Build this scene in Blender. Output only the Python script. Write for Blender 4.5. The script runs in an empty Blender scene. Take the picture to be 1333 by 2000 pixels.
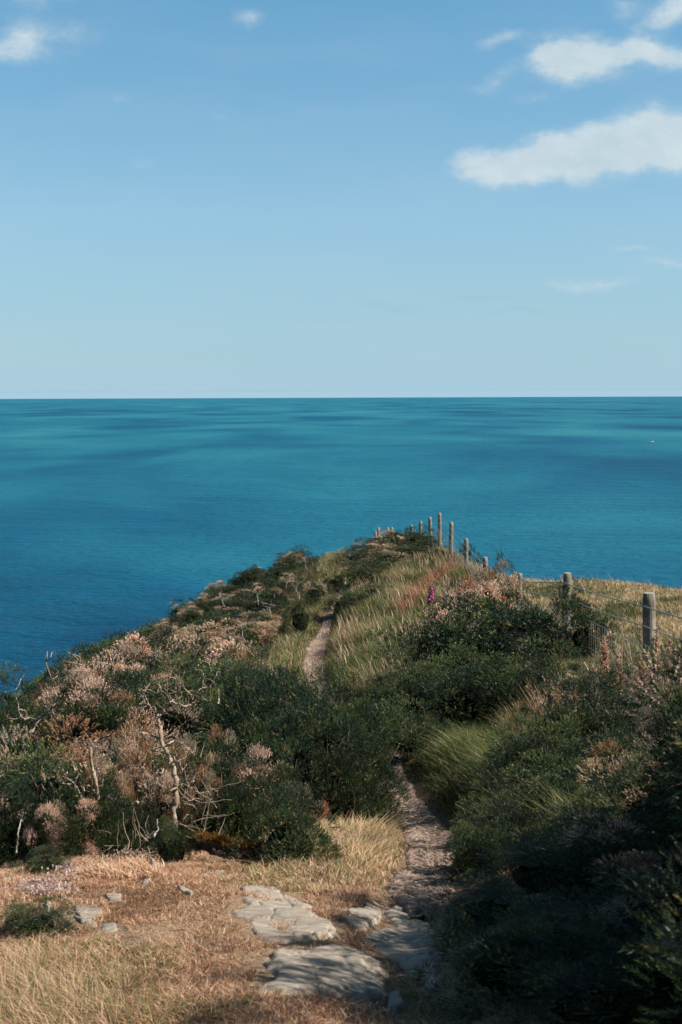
import bpy, math
import numpy as np
from mathutils import Vector, Matrix

# ------------------------------------------------------------------ camera
sc = bpy.context.scene
COL = sc.collection
CZ = 100.0                      # eye height above the sea, metres
PITCH = math.radians(4.61)
ROLL = math.radians(-0.21)
FPX = 50 / 36 * 2000.0
cam = bpy.data.cameras.new('camera'); camo = bpy.data.objects.new('camera', cam); COL.objects.link(camo)
cam.sensor_fit = 'VERTICAL'; cam.sensor_height = 36; cam.sensor_width = 24; cam.lens = 50
cam.clip_start = 0.1; cam.clip_end = 600000
RM = Matrix.Rotation(math.pi / 2 - PITCH, 4, 'X') @ Matrix.Rotation(ROLL, 4, 'Z')
camo.matrix_world = Matrix.Translation((0, 0, CZ)) @ RM
cam.dof.use_dof = True; cam.dof.focus_distance = 17; cam.dof.aperture_fstop = 11
sc.camera = camo
RMN = np.array(RM.to_3x3())

# ------------------------------------------------------------------ sky and sun
SUN_EL = math.radians(40)
SUN_AZ = math.radians(100)      # clockwise from the view direction (+Y)
sdir = Vector((math.sin(SUN_AZ) * math.cos(SUN_EL), math.cos(SUN_AZ) * math.cos(SUN_EL), math.sin(SUN_EL)))
sl = bpy.data.lights.new('sun', 'SUN'); sl.energy = 5.0; sl.angle = math.radians(0.53); sl.color = (1.0, 0.93, 0.82)
so = bpy.data.objects.new('sun', sl); so.rotation_euler = sdir.to_track_quat('Z', 'Y').to_euler(); so.location = (30, -10, CZ + 30); COL.objects.link(so)
sc.view_settings.view_transform = 'Standard'; sc.view_settings.look = 'None'
sc.view_settings.exposure = 0.62; sc.view_settings.gamma = 1.0
SKY_STRENGTH = 0.05

class NT:
    """tiny node helper"""
    def __init__(s, tree):
        s.t = tree; s.t.nodes.clear()
    def n(s, typ, **kw):
        nd = s.t.nodes.new(typ)
        for k, v in kw.items():
            setattr(nd, k, v)
        return nd
    def put(s, sock, v):
        if isinstance(v, bpy.types.NodeSocket): s.t.links.new(v, sock)
        elif v is not None: sock.default_value = v
    def m(s, op, a, b=None, c=None, clamp=False):
        nd = s.n('ShaderNodeMath', operation=op); nd.use_clamp = clamp
        s.put(nd.inputs[0], a)
        if b is not None: s.put(nd.inputs[1], b)
        if c is not None: s.put(nd.inputs[2], c)
        return nd.outputs[0]
    def mix(s, fac, a, b, blend='MIX'):
        nd = s.n('ShaderNodeMix', data_type='RGBA', blend_type=blend)
        s.put(nd.inputs[0], fac); s.put(nd.inputs[6], a); s.put(nd.inputs[7], b)
        return nd.outputs[2]
    def noise(s, vec, scale, detail=4, rough=0.55, dist=0.0, dims='3D'):
        nd = s.n('ShaderNodeTexNoise', noise_dimensions=dims)
        if vec is not None: s.put(nd.inputs['Vector'], vec)
        nd.inputs['Scale'].default_value = scale; nd.inputs['Detail'].default_value = detail
        nd.inputs['Roughness'].default_value = rough; nd.inputs['Distortion'].default_value = dist
        return nd.outputs['Fac']
    def ramp(s, fac, stops):
        nd = s.n('ShaderNodeValToRGB'); s.put(nd.inputs[0], fac)
        el = nd.color_ramp.elements
        while len(el) < len(stops): el.new(0.5)
        for e, (p, c) in zip(el, stops):
            e.position = p; e.color = (*c, 1) if len(c) == 3 else c
        return nd.outputs[0]
    def rng(s, v, a, b, lo=0.0, hi=1.0, smooth=False):
        nd = s.n('ShaderNodeMapRange'); nd.interpolation_type = 'SMOOTHSTEP' if smooth else 'LINEAR'
        s.put(nd.inputs[0], v); nd.inputs[1].default_value = a; nd.inputs[2].default_value = b
        nd.inputs[3].default_value = lo; nd.inputs[4].default_value = hi
        return nd.outputs[0]
    def vmul(s, vec, sc_):
        nd = s.n('ShaderNodeVectorMath', operation='MULTIPLY'); s.put(nd.inputs[0], vec); nd.inputs[1].default_value = sc_
        return nd.outputs[0]

world = bpy.data.worlds.new('World'); sc.world = world; world.use_nodes = True
W = NT(world.node_tree)
sky = W.n('ShaderNodeTexSky', sky_type='NISHITA')
sky.sun_disc = False; sky.sun_elevation = SUN_EL; sky.sun_rotation = SUN_AZ
sky.altitude = 100; sky.air_density = 1.0; sky.dust_density = 0.4; sky.ozone_density = 2.0
tc = W.n('ShaderNodeTexCoord')
sx = W.n('ShaderNodeSeparateXYZ'); W.put(sx.inputs[0], tc.outputs['Generated'])
yy = W.m('MAXIMUM', sx.outputs[1], 0.05)
az = W.m('DIVIDE', sx.outputs[0], yy); el = W.m('DIVIDE', sx.outputs[2], yy)
cv = W.n('ShaderNodeCombineXYZ'); W.put(cv.inputs[0], az); W.put(cv.inputs[1], el)
# soft ragged warp of the direction
n1 = W.noise(W.vmul(cv.outputs[0], (1, 1.5, 1)), 18, 6, 0.62)
n2 = W.noise(W.vmul(cv.outputs[0], (1, 1.5, 1)), 18.7, 5, 0.55)
nn = W.noise(W.vmul(cv.outputs[0], (1, 1.7, 1)), 24, 9, 0.66)
n2o = W.n('ShaderNodeVectorMath', operation='ADD'); W.put(n2o.inputs[0], cv.outputs[0]); n2o.inputs[1].default_value = (7.3, 2.1, 5)
n2 = W.noise(n2o.outputs[0], 20, 5, 0.55)
wa = W.m('MULTIPLY_ADD', W.m('SUBTRACT', n1, 0.5), 0.034, az)
we = W.m('MULTIPLY_ADD', W.m('SUBTRACT', n2, 0.5), 0.028, el)
# cloud puffs: azimuth, elevation (tangents), radii, slant, strength
def PX(px, py):
    return (px - 666.5) / FPX, (776 - py) / FPX
PUFFS = [(930, 345, 50, 26, .0, .85), (1000, 335, 60, 28, .05, .95), (1070, 325, 60, 32, .1, 1.0), (1140, 318, 62, 40, .12, 1.0), (1205, 300, 60, 48, .12, 1.0),
         (1260, 265, 55, 42, .1, .95), (1290, 300, 60, 42, .1, .95), (1350, 285, 60, 45, .1, .9), (1160, 262, 48, 22, .1, .4),
         (1100, 130, 50, 42, .05, .85), (1160, 135, 50, 34, .05, .8), (1230, 125, 45, 32, .1, .8), (1290, 135, 60, 25, .05, .75), (1060, 120, 40, 28, .1, .5),
         (1215, 25, 40, 32, .2, .42), (1290, 50, 60, 28, .45, .6), (1330, 10, 40, 32, .3, .5),
         (970, 105, 50, 18, .35, .45), (965, 165, 40, 17, .35, .35), (1035, 205, 40, 17, .1, .3), (960, 185, 70, 16, .1, .18),
         (90, 100, 85, 42, -.05, .45), (40, 110, 60, 26, .1, .3), (110, 10, 75, 26, .05, .55), (160, 75, 55, 22, -.3, .25), (485, 52, 45, 20, .05, .48), (250, 203, 28, 11, .0, .28),
         (285, 325, 35, 14, .1, .3), (440, 240, 40, 12, .0, .22), (1160, 555, 95, 13, .03, .5), (1300, 523, 70, 15, .0, .6), (1230, 490, 50, 9, -.1, .35), (760, 600, 55, 8, .0, -.22), (930, 580, 70, 7, .0, -.14), (1020, 616, 85, 7, .02, -.14)]
dens = None; dark = None
for (px, py, rx, ry, sl_, st) in PUFFS:
    a0, e0 = PX(px, py); rx /= FPX; ry /= FPX
    dx = W.m('SUBTRACT', wa, a0); dy = W.m('SUBTRACT', we, e0)
    dy = W.m('MULTIPLY_ADD', dx, -sl_, dy)
    qx = W.m('POWER', W.m('ABSOLUTE', W.m('DIVIDE', dx, rx)), 2.0); qy = W.m('POWER', W.m('ABSOLUTE', W.m('DIVIDE', dy, ry)), 2.0)
    g = W.m('MULTIPLY', W.m('POWER', 2.718, W.m('MULTIPLY', W.m('ADD', qx, qy), -1.0)), abs(st))
    if st > 0: dens = g if dens is None else W.m('ADD', dens, g)
    else: dark = g if dark is None else W.m('ADD', dark, g)
front = W.rng(sx.outputs[1], 0.2, 0.4)
dn = W.m('ADD', W.m('MULTIPLY', dens, 1.05), W.m('MULTIPLY', W.m('MULTIPLY', W.m('SUBTRACT', nn, 0.53), 2.0), W.m('MINIMUM', W.m('MULTIPLY', dens, 1.6), 0.8)))
fac = W.m('MULTIPLY', W.m('MULTIPLY', W.rng(dn, 0.05, 0.95, 0, 1, True), 0.86), front)
# thin high veil and general wispiness
veil = W.noise(W.vmul(cv.outputs[0], (2, 9, 1)), 2.2, 5, 0.6)
skc = W.n('ShaderNodeHueSaturation'); skc.inputs['Saturation'].default_value = 0.80; skc.inputs['Value'].default_value = 1.0
W.put(skc.inputs['Color'], sky.outputs[0])
skc2 = W.mix(1.0, skc.outputs[0], (0.86, 1.0, 1.03, 1), 'MULTIPLY')
# the sea haze makes the lowest few degrees an even grey blue
hz = W.m('POWER', 2.718, W.m('MULTIPLY', W.m('MAXIMUM', el, 0.0), -9.5))
skc3 = W.mix(W.m('MULTIPLY', hz, 0.90), skc2, (5.7, 8.6, 10.6, 1))
skc3 = W.mix(1.0, skc3, W.ramp(el, [(0.01, (.53, .55, .56)), (0.133, (.60, .715, .785)), (0.277, (.51, .81, .925)), (0.50, (.26, .40, .46))]), 'MULTIPLY')
skc3 = W.mix(1.0, skc3, (1.75, 1.75, 1.74, 1), 'MULTIPLY')
hl = W.rng(W.m('ABSOLUTE', W.m('SUBTRACT', W.m('MULTIPLY_ADD', W.m('SUBTRACT', veil, 0.5), 0.0012, el), 0.0046)), 0.0, 0.0009, 0.08, 0.0)
skc4 = W.mix(hl, skc3, (1.7, 3.1, 4.2, 1))
skc5 = W.mix(W.m('MULTIPLY', dark, 0.8), skc4, (3.7, 5.6, 7.2, 1))
vf = W.m('MULTIPLY', W.rng(veil, 0.45, 0.8, 0, 0.13), front)
skc6 = W.mix(vf, skc5, (7.4, 8.5, 9.2, 1))
cloudc = W.mix(W.rng(nn, 0.3, 0.7), (6.9, 8.5, 9.4, 1), (9.0, 10.2, 10.7, 1))
cl = W.mix(fac, skc6, cloudc)
bg = W.n('ShaderNodeBackground'); W.put(bg.inputs[0], cl); bg.inputs[1].default_value = SKY_STRENGTH
out = W.n('ShaderNodeOutputWorld'); W.t.links.new(bg.outputs[0], out.inputs[0])

# ------------------------------------------------------------------ helpers
rs = np.random.RandomState
def ray(px, py):
    """direction through a photograph pixel, scaled so that y = 1"""
    d = RMN @ np.array([(px - 666.5) / FPX, (1000 - py) / FPX, -1.0])
    return d / d[1]
def at(px, py, Y):
    d = ray(px, py) * Y
    return np.array([d[0], d[1], d[2] + CZ])
def proj(P):
    q = (np.asarray(P) - np.array([0, 0, CZ])) @ RMN
    return 666.5 - q[..., 0] / q[..., 2] * FPX, 1000 + q[..., 1] / q[..., 2] * FPX

def mesh(name, V, F, mat, parent=None, col=None, smooth=False, link=True, loc=None):
    """V (n,3), F a list of (m,k) index arrays -> one mesh object"""
    V = np.ascontiguousarray(V, dtype=np.float32).reshape(-1, 3)
    if not isinstance(F, list): F = [F]
    F = [np.asarray(f, dtype=np.int32) for f in F if len(f)]
    me = bpy.data.meshes.new(name)
    me.vertices.add(len(V)); me.vertices.foreach_set('co', V.ravel())
    tot = np.concatenate([np.full(len(f), f.shape[1], np.int32) for f in F])
    loops = np.concatenate([f.ravel() for f in F])
    me.loops.add(len(loops)); me.loops.foreach_set('vertex_index', loops)
    me.polygons.add(len(tot)); me.polygons.foreach_set('loop_start', np.concatenate([[0], np.cumsum(tot)[:-1]]).astype(np.int32))
    me.polygons.foreach_set('loop_total', tot)
    if smooth: me.polygons.foreach_set('use_smooth', np.ones(len(tot), dtype=bool))
    me.update(calc_edges=True)
    if col is not None:
        a = me.color_attributes.new('Col', 'FLOAT_COLOR', 'POINT')
        c = np.ones((len(V), 4), np.float32); c[:, :3] = col
        a.data.foreach_set('color', c.ravel())
    me.materials.append(mat)
    o = bpy.data.objects.new(name, me)
    if link: COL.objects.link(o)
    if parent is not None: o.parent = parent
    if loc is not None: o.location = loc
    return o
def tag(o, label=None, cat=None, group=None, kind=None):
    if label: o['label'] = label
    if cat: o['category'] = cat
    if group: o['group'] = group
    if kind: o['kind'] = kind
    return o
def empty(name, loc, label, cat, group=None, rz=0.0, scale=None):
    o = bpy.data.objects.new(name, None); COL.objects.link(o); o.empty_display_size = 0.2
    o.location = loc; o.rotation_euler = (0, 0, rz)
    if scale is not None: o.scale = scale
    return tag(o, label, cat, group)

_T = rs(5).rand(256, 256)
def vn(x, y, seed=0):
    x = np.asarray(x, float) + seed * 17.31; y = np.asarray(y, float) + seed * 9.77
    xi = np.floor(x).astype(int); yi = np.floor(y).astype(int); fx = x - xi; fy = y - yi
    fx = fx * fx * (3 - 2 * fx); fy = fy * fy * (3 - 2 * fy)
    g = lambda a, b: _T[a & 255, b & 255]
    return (g(xi, yi) * (1 - fx) + g(xi + 1, yi) * fx) * (1 - fy) + (g(xi, yi + 1) * (1 - fx) + g(xi + 1, yi + 1) * fx) * fy
def fbm(x, y, o=4, seed=0):
    s = 0; a = 0.5; t = 0
    for k in range(o):
        s = s + a * vn(x * 2 ** k, y * 2 ** k, seed + k); t += a; a *= 0.5
    return s / t
def unit(v):
    return v / np.maximum(np.linalg.norm(v, axis=-1, keepdims=True), 1e-9)
def sstep(a, b, x):
    t = np.clip((x - a) / (b - a), 0, 1); return t * t * (3 - 2 * t)

# ------------------------------------------------------------------ the lie of the land (metres; z is below the eye)
PATH = [(0.02, -2), (0.02, 2.5), (.10, 3.7), (.26, 5.0), (.40, 6.6), (.53, 8.0), (.52, 9.4), (.45, 11), (.38, 12.7), (.05, 16), (-.30, 19), (-.46, 22), (-.44, 25), (-.28, 29), (0.0, 34), (.10, 37), (.28, 44), (.6, 52), (1.4, 66), (2.2, 90)]
_py = np.array([p[1] for p in PATH], float); _px = np.array([p[0] for p in PATH], float)
_yy = np.linspace(-2, 90, 1200); _xx = np.interp(_yy, _py, _px)
_k = np.exp(-np.linspace(-2, 2, 15) ** 2); _k /= _k.sum()
_xx = np.convolve(np.pad(_xx, 7, mode='edge'), _k, 'valid')
def xpath(y): return np.interp(y, _yy, _xx)
CP = np.array([
 (-4, -4, -1.9), (0, -4, -1.2), (4, -4, -.6), (-3, 0, -1.75), (0, 0, -1.62), (3, 0, -1.1), (-2, 3, -1.8),
 (-.9, 3.7, -1.70), (0, 3.7, -1.68), (.9, 3.7, -1.58), (2, 3.7, -1.3), (3.5, 5, -1.2), (.26, 5, -1.89), (.9, 5, -1.85), (2, 5.5, -1.75),
 (-1.3, 5.8, -2.03), (-.5, 6.0, -2.06), (0, 5.6, -1.99), (.4, 6.6, -2.22), (1.2, 7, -2.25), (2.6, 7.5, -2.15), (5, 8, -1.9),
 (-2, 8.2, -2.75), (-1, 8.2, -2.62), (0, 8.3, -2.6), (.53, 9.2, -2.77), (1.5, 9.5, -2.7), (2.8, 10.5, -2.62), (4, 10, -2.35),
 (-1, 12, -3.35), (.42, 12.5, -3.21), (1.5, 13, -3.1), (2.8, 13, -2.95), (5, 13, -2.7), (8, 13, -2.5),
 (-3.6, 14, -3.6), (-1.6, 17, -4.0), (0, 17, -3.75), (1.2, 17, -3.5), (2.9, 18.5, -3.4), (4.6, 19, -3.28), (8, 20, -3.35),
 (-.45, 22, -4.18), (1, 23, -3.95), (3, 25, -4.15), (5, 25, -3.7), (6.7, 28, -3.95), (11, 28, -4.5), (8, 35, -5.6),
 (-3.6, 22, -4.75), (-3.6, 28, -5.5), (-1.4, 28, -4.75), (-.28, 29, -4.47), (1.2, 30, -4.3), (3.1, 31, -4.5), (5.2, 31, -4.05), (4.1, 34, -4.4),
 (-3.3, 33, -5.45), (-1.5, 36, -4.9), (.05, 36, -4.66), (1.5, 36, -4.5), (3.2, 36, -4.45), (3.1, 40, -4.50), (3.0, 43, -4.5), (1.4, 42, -4.7), (-.1, 42, -4.78),
 (-2.8, 38, -5.15), (.3, 44, -4.86), (-1.5, 43, -5.1), (2.7, 48, -5.2), (2.0, 52, -5.5), (1.0, 52, -5.9), (0, 50, -5.9),
 (4.6, 40, -5.6), (6, 45, -7.5), (10, 38, -6.2), (12, 50, -12), (15, 28, -5.4), (20, 40, -9),
 (-6, 9, -4.7), (-6, 14, -5.8), (-6, 22, -6.7), (-7, 30, -8.3), (-6.5, 40, -8.1), (-9.5, 45, -8.9), (-10, 52, -9.7), (-10.5, 60, -10.7), (-9.2, 68, -11.3), (-5, 50, -8.2), (-5, 60, -10.0),
 (-14, 20, -13.5), (-14, 40, -14), (-15, 60, -15), (-7, 76, -14.5), (-25, 50, -26), (-25, 20, -26), (-25, -5, -24), (-12, 0, -9), (-60, 40, -62), (-60, -20, -60), (-100, 40, -106), (-110, -40, -112), (-60, 110, -75), (-90, 120, -112),
 (0, 62, -9), (2, 70, -11), (5, 62, -13), (0, 85, -18), (0, 120, -42), (0, 160, -75), (0, 210, -112), (30, 60, -22), (40, 30, -12), (60, 60, -38), (60, 110, -72), (80, 160, -114), (120, 60, -80), (170, 80, -114), (60, 0, -8), (120, -20, -30), (170, -60, -60), (-60, 190, -114), (20, -15, 1), (-20, -15, -14)])
_c2 = 1.0
def _phi(r2): return np.sqrt(r2 + _c2)
_A = _phi(((CP[:, None, :2] - CP[None, :, :2]) ** 2).sum(-1))
_n = len(CP); _M = np.zeros((_n + 3, _n + 3)); _M[:_n, :_n] = _A - 0.02 * np.eye(_n); _M[:_n, _n:] = np.c_[np.ones(_n), CP[:, :2]]; _M[_n:, :_n] = _M[:_n, _n:].T
_w = np.linalg.solve(_M, np.r_[CP[:, 2], 0, 0, 0])
def h(x, y, micro=True):
    x = np.asarray(x, float); y = np.asarray(y, float); sh = x.shape; xf = x.ravel(); yf = y.ravel(); o = np.empty(len(xf))
    for i in range(0, len(xf), 60000):
        a = xf[i:i + 60000]; b = yf[i:i + 60000]
        o[i:i + 60000] = _phi((a[:, None] - CP[:, 0]) ** 2 + (b[:, None] - CP[:, 1]) ** 2) @ _w[:_n] + _w[_n] + _w[_n + 1] * a + _w[_n + 2] * b
    d = np.abs(xf - xpath(yf))
    o -= 0.07 * np.exp(-(d / 0.22) ** 2) * (yf > -1) * (yf < 80)
    if micro:
        far = np.clip(yf / 40, 0, 1)
        o += (fbm(xf * 1.3, yf * 1.3, 3, 3) - .5) * 0.10 * (0.5 + far) + (fbm(xf * 7, yf * 7, 3, 8) - .5) * 0.03
    o += (fbm(xf * .12, yf * .12, 4, 20) - .5) * 6 * sstep(70, 140, np.hypot(xf, yf))
    return (o + CZ).reshape(sh)
def hit(px, py, lo=2.5, hi=70):
    d = ray(px, py); Y = np.linspace(lo, hi, 1500)
    below = CZ + Y * d[2] < h(Y * d[0], Y)
    i = int(np.argmax(below)) if below.any() else len(Y) - 1
    y = Y[i]; return np.array([y * d[0], y, float(h(np.array([y * d[0]]), np.array([y]))[0])])

# ------------------------------------------------------------------ materials
def mat(name): 
    m = bpy.data.materials.new(name); m.use_nodes = True; return m, NT(m.node_tree)
def finish(N, shader, disp=None):
    o = N.n('ShaderNodeOutputMaterial'); N.t.links.new(shader, o.inputs[0])
def leafmat(name, transl=0.25, rough=0.65, spec=0.25, vary=0.35, objvary=0.0):
    m, N = mat(name)
    at_ = N.n('ShaderNodeAttribute', attribute_name='Col')
    c = at_.outputs['Color']
    if objvary:
        oi = N.n('ShaderNodeObjectInfo')
        hs = N.n('ShaderNodeHueSaturation'); N.put(hs.inputs['Color'], c)
        N.put(hs.inputs['Value'], N.rng(oi.outputs['Random'], 0, 1, 1 - objvary, 1 + objvary)); 
        N.put(hs.inputs['Hue'], N.rng(oi.outputs['Random'], 0, 1, 0.515, 0.485)); c = hs.outputs[0]
    p = N.n('ShaderNodeBsdfPrincipled'); N.put(p.inputs['Base Color'], c); p.inputs['Roughness'].default_value = rough
    p.inputs['Specular IOR Level'].default_value = spec
    t = N.n('ShaderNodeBsdfTranslucent'); N.put(t.inputs[0], c)
    mx = N.n('ShaderNodeMixShader'); mx.inputs[0].default_value = transl
    N.t.links.new(p.outputs[0], mx.inputs[1]); N.t.links.new(t.outputs[0], mx.inputs[2]); finish(N, mx.outputs[0])
    return m
M_leaf = leafmat('gorse_green', 0.20, 0.45, 0.35, objvary=0.34)
M_dry = leafmat('dry_blossom', 0.22, 0.8, 0.1, objvary=0.22)
M_flower = leafmat('petals', 0.3, 0.6, 0.2)
M_grass = leafmat('grass_blades', 0.32, 0.55, 0.3)
def groundmat():
    m, N = mat('soil_and_litter'); tcn = N.n('ShaderNodeTexCoord'); v = tcn.outputs['Object']
    a = N.noise(v, 1.2, 5); b = N.noise(v, 14, 6, 0.65); c = N.noise(v, 90, 5, 0.7)
    at_ = N.n('ShaderNodeAttribute', attribute_name='Col')
    k = N.ramp(c, [(0.35, (.30, .28, .25)), (0.5, (1, 1, 1)), (0.65, (1.5, 1.45, 1.4))])
    base = N.mix(1.0, at_.outputs['Color'], k, 'MULTIPLY')
    base = N.mix(N.rng(b, 0.5, 0.7, 0, 0.6), base, (.11, .06, .035, 1))
    p = N.n('ShaderNodeBsdfPrincipled'); N.put(p.inputs['Base Color'], base); p.inputs['Roughness'].default_value = 0.95; p.inputs['Specular IOR Level'].default_value = 0.1
    bp = N.n('ShaderNodeBump'); bp.inputs['Strength'].default_value = 0.9; bp.inputs['Distance'].default_value = 0.03
    N.put(bp.inputs['Height'], N.m('ADD', b, c)); N.t.links.new(bp.outputs[0], p.inputs['Normal']); finish(N, p.outputs[0]); return m
M_ground = groundmat()
def pathmat():
    m, N = mat('trodden_earth'); tcn = N.n('ShaderNodeTexCoord'); v = tcn.outputs['Object']
    b = N.noise(v, 9, 6, 0.6); c = N.noise(v, 60, 4, 0.7)
    vo = N.n('ShaderNodeTexVoronoi'); N.put(vo.inputs['Vector'], v); vo.inputs['Scale'].default_value = 38
    base = N.ramp(b, [(0.3, (.22, .15, .115)), (0.5, (.38, .265, .205)), (0.7, (.50, .375, .31))])
    base = N.mix(N.rng(c, 0.5, 0.75, 0, 0.5), base, (.50, .42, .36, 1))
    base = N.mix(N.rng(vo.outputs['Distance'], 0.0, 0.25, 0.55, 0.0), base, (.42, .36, .32, 1))
    p = N.n('ShaderNodeBsdfPrincipled'); N.put(p.inputs['Base Color'], base); p.inputs['Roughness'].default_value = 0.95; p.inputs['Specular IOR Level'].default_value = 0.15
    bp = N.n('ShaderNodeBump'); bp.inputs['Strength'].default_value = 1.0; bp.inputs['Distance'].default_value = 0.03
    N.put(bp.inputs['Height'], N.m('ADD', N.m('MULTIPLY', b, 1.5), N.m('ADD', c, N.m('MULTIPLY', vo.outputs['Distance'], -0.8)))); N.t.links.new(bp.outputs[0], p.inputs['Normal']); finish(N, p.outputs[0]); return m
M_path = pathmat()
def rockmat():
    m, N = mat('weathered_slate'); tcn = N.n('ShaderNodeTexCoord')
    mp = N.n('ShaderNodeMapping'); N.put(mp.inputs[0], tcn.outputs['Object']); mp.inputs['Rotation'].default_value = (0, 0, math.radians(25)); mp.inputs['Scale'].default_value = (1, 4.0, 3)
    v = mp.outputs[0]
    a = N.noise(tcn.outputs['Object'], 2.5, 6, 0.6, 0.4); b = N.noise(v, 7, 8, 0.68, 0.6); c = N.noise(v, 40, 6, 0.7, 0.4); d = N.noise(tcn.outputs['Object'], 16, 6, 0.6)
    base = N.ramp(a, [(0.3, (.32, .255, .20)), (0.5, (.48, .41, .335)), (0.68, (.49, .375, .28))])
    base = N.mix(N.rng(b, 0.34, 0.46, 0.6, 0.0), base, (.20, .17, .15, 1))
    base = N.mix(N.rng(d, 0.54, 0.66, 0, 0.7), base, (.50, .46, .39, 1))
    base = N.mix(N.rng(c, 0.58, 0.7, 0, 0.35), base, (.50, .47, .43, 1))
    p = N.n('ShaderNodeBsdfPrincipled'); N.put(p.inputs['Base Color'], base); p.inputs['Roughness'].default_value = 0.85; p.inputs['Specular IOR Level'].default_value = 0.25
    bp = N.n('ShaderNodeBump'); bp.inputs['Strength'].default_value = 1.0; bp.inputs['Distance'].default_value = 0.012
    N.put(bp.inputs['Height'], N.m('ADD', N.m('MULTIPLY', b, 2.0), N.m('MULTIPLY', c, 0.6))); N.t.links.new(bp.outputs[0], p.inputs['Normal']); finish(N, p.outputs[0]); return m
M_rock = rockmat()
def barkmat(name, c0, c1, c2, sc_=60):
    m, N = mat(name); tcn = N.n('ShaderNodeTexCoord'); v = N.vmul(tcn.outputs['Object'], (1, 1, 0.25))
    b = N.noise(v, sc_, 6, 0.65); a = N.noise(tcn.outputs['Object'], 6, 4)
    base = N.ramp(N.m('ADD', N.m('MULTIPLY', b, 0.6), N.m('MULTIPLY', a, 0.4)), [(0.36, c0), (0.5, c1), (0.62, c2)])
    p = N.n('ShaderNodeBsdfPrincipled'); N.put(p.inputs['Base Color'], base); p.inputs['Roughness'].default_value = 0.85; p.inputs['Specular IOR Level'].default_value = 0.2
    bp = N.n('ShaderNodeBump'); bp.inputs['Strength'].default_value = 0.8; bp.inputs['Distance'].default_value = 0.01
    N.put(bp.inputs['Height'], b); N.t.links.new(bp.outputs[0], p.inputs['Normal']); finish(N, p.outputs[0]); return m
M_bark = barkmat('bleached_wood', (.17, .12, .085), (.38, .285, .215), (.54, .44, .355), 90)
M_barkgrey = barkmat('grey_wood', (.18, .165, .15), (.36, .33, .30), (.50, .47, .43), 90)
M_barkdark = barkmat('dark_bark', (.03, .022, .016), (.07, .05, .036), (.13, .10, .075), 60)
M_post = barkmat('round_timber', (.11, .095, .075), (.22, .195, .155), (.34, .305, .25), 45)
M_posttop = barkmat('post_end_grain', (.28, .25, .21), (.40, .37, .32), (.52, .48, .43), 60)
def plain(name, c, rough=0.5, metal=0.0):
    m, N = mat(name); p = N.n('ShaderNodeBsdfPrincipled')
    tcn = N.n('ShaderNodeTexCoord'); nz = N.noise(tcn.outputs['Object'], 20, 4)
    N.put(p.inputs['Base Color'], N.mix(N.rng(nz, .3, .7, 0, .35), (*c, 1), (c[0] * .5, c[1] * .5, c[2] * .5, 1)))
    p.inputs['Roughness'].default_value = rough; p.inputs['Metallic'].default_value = metal; finish(N, p.outputs[0]); return m
M_wire = plain('galvanised_wire', (.32, .32, .30), 0.6, 0.3)
def coremat():  # near black colour paints in the shade seen through gaps in a bush
    m, N = mat('dark_bush_core'); tcn = N.n('ShaderNodeTexCoord'); b = N.noise(tcn.outputs['Object'], 60, 5, 0.7)
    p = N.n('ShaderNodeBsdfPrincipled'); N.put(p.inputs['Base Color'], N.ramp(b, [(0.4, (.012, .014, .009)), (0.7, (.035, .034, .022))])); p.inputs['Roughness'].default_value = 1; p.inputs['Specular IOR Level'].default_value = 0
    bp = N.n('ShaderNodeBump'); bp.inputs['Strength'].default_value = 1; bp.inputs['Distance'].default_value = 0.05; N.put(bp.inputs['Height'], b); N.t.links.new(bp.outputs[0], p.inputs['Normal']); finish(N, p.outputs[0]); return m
M_core = coremat()
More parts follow.
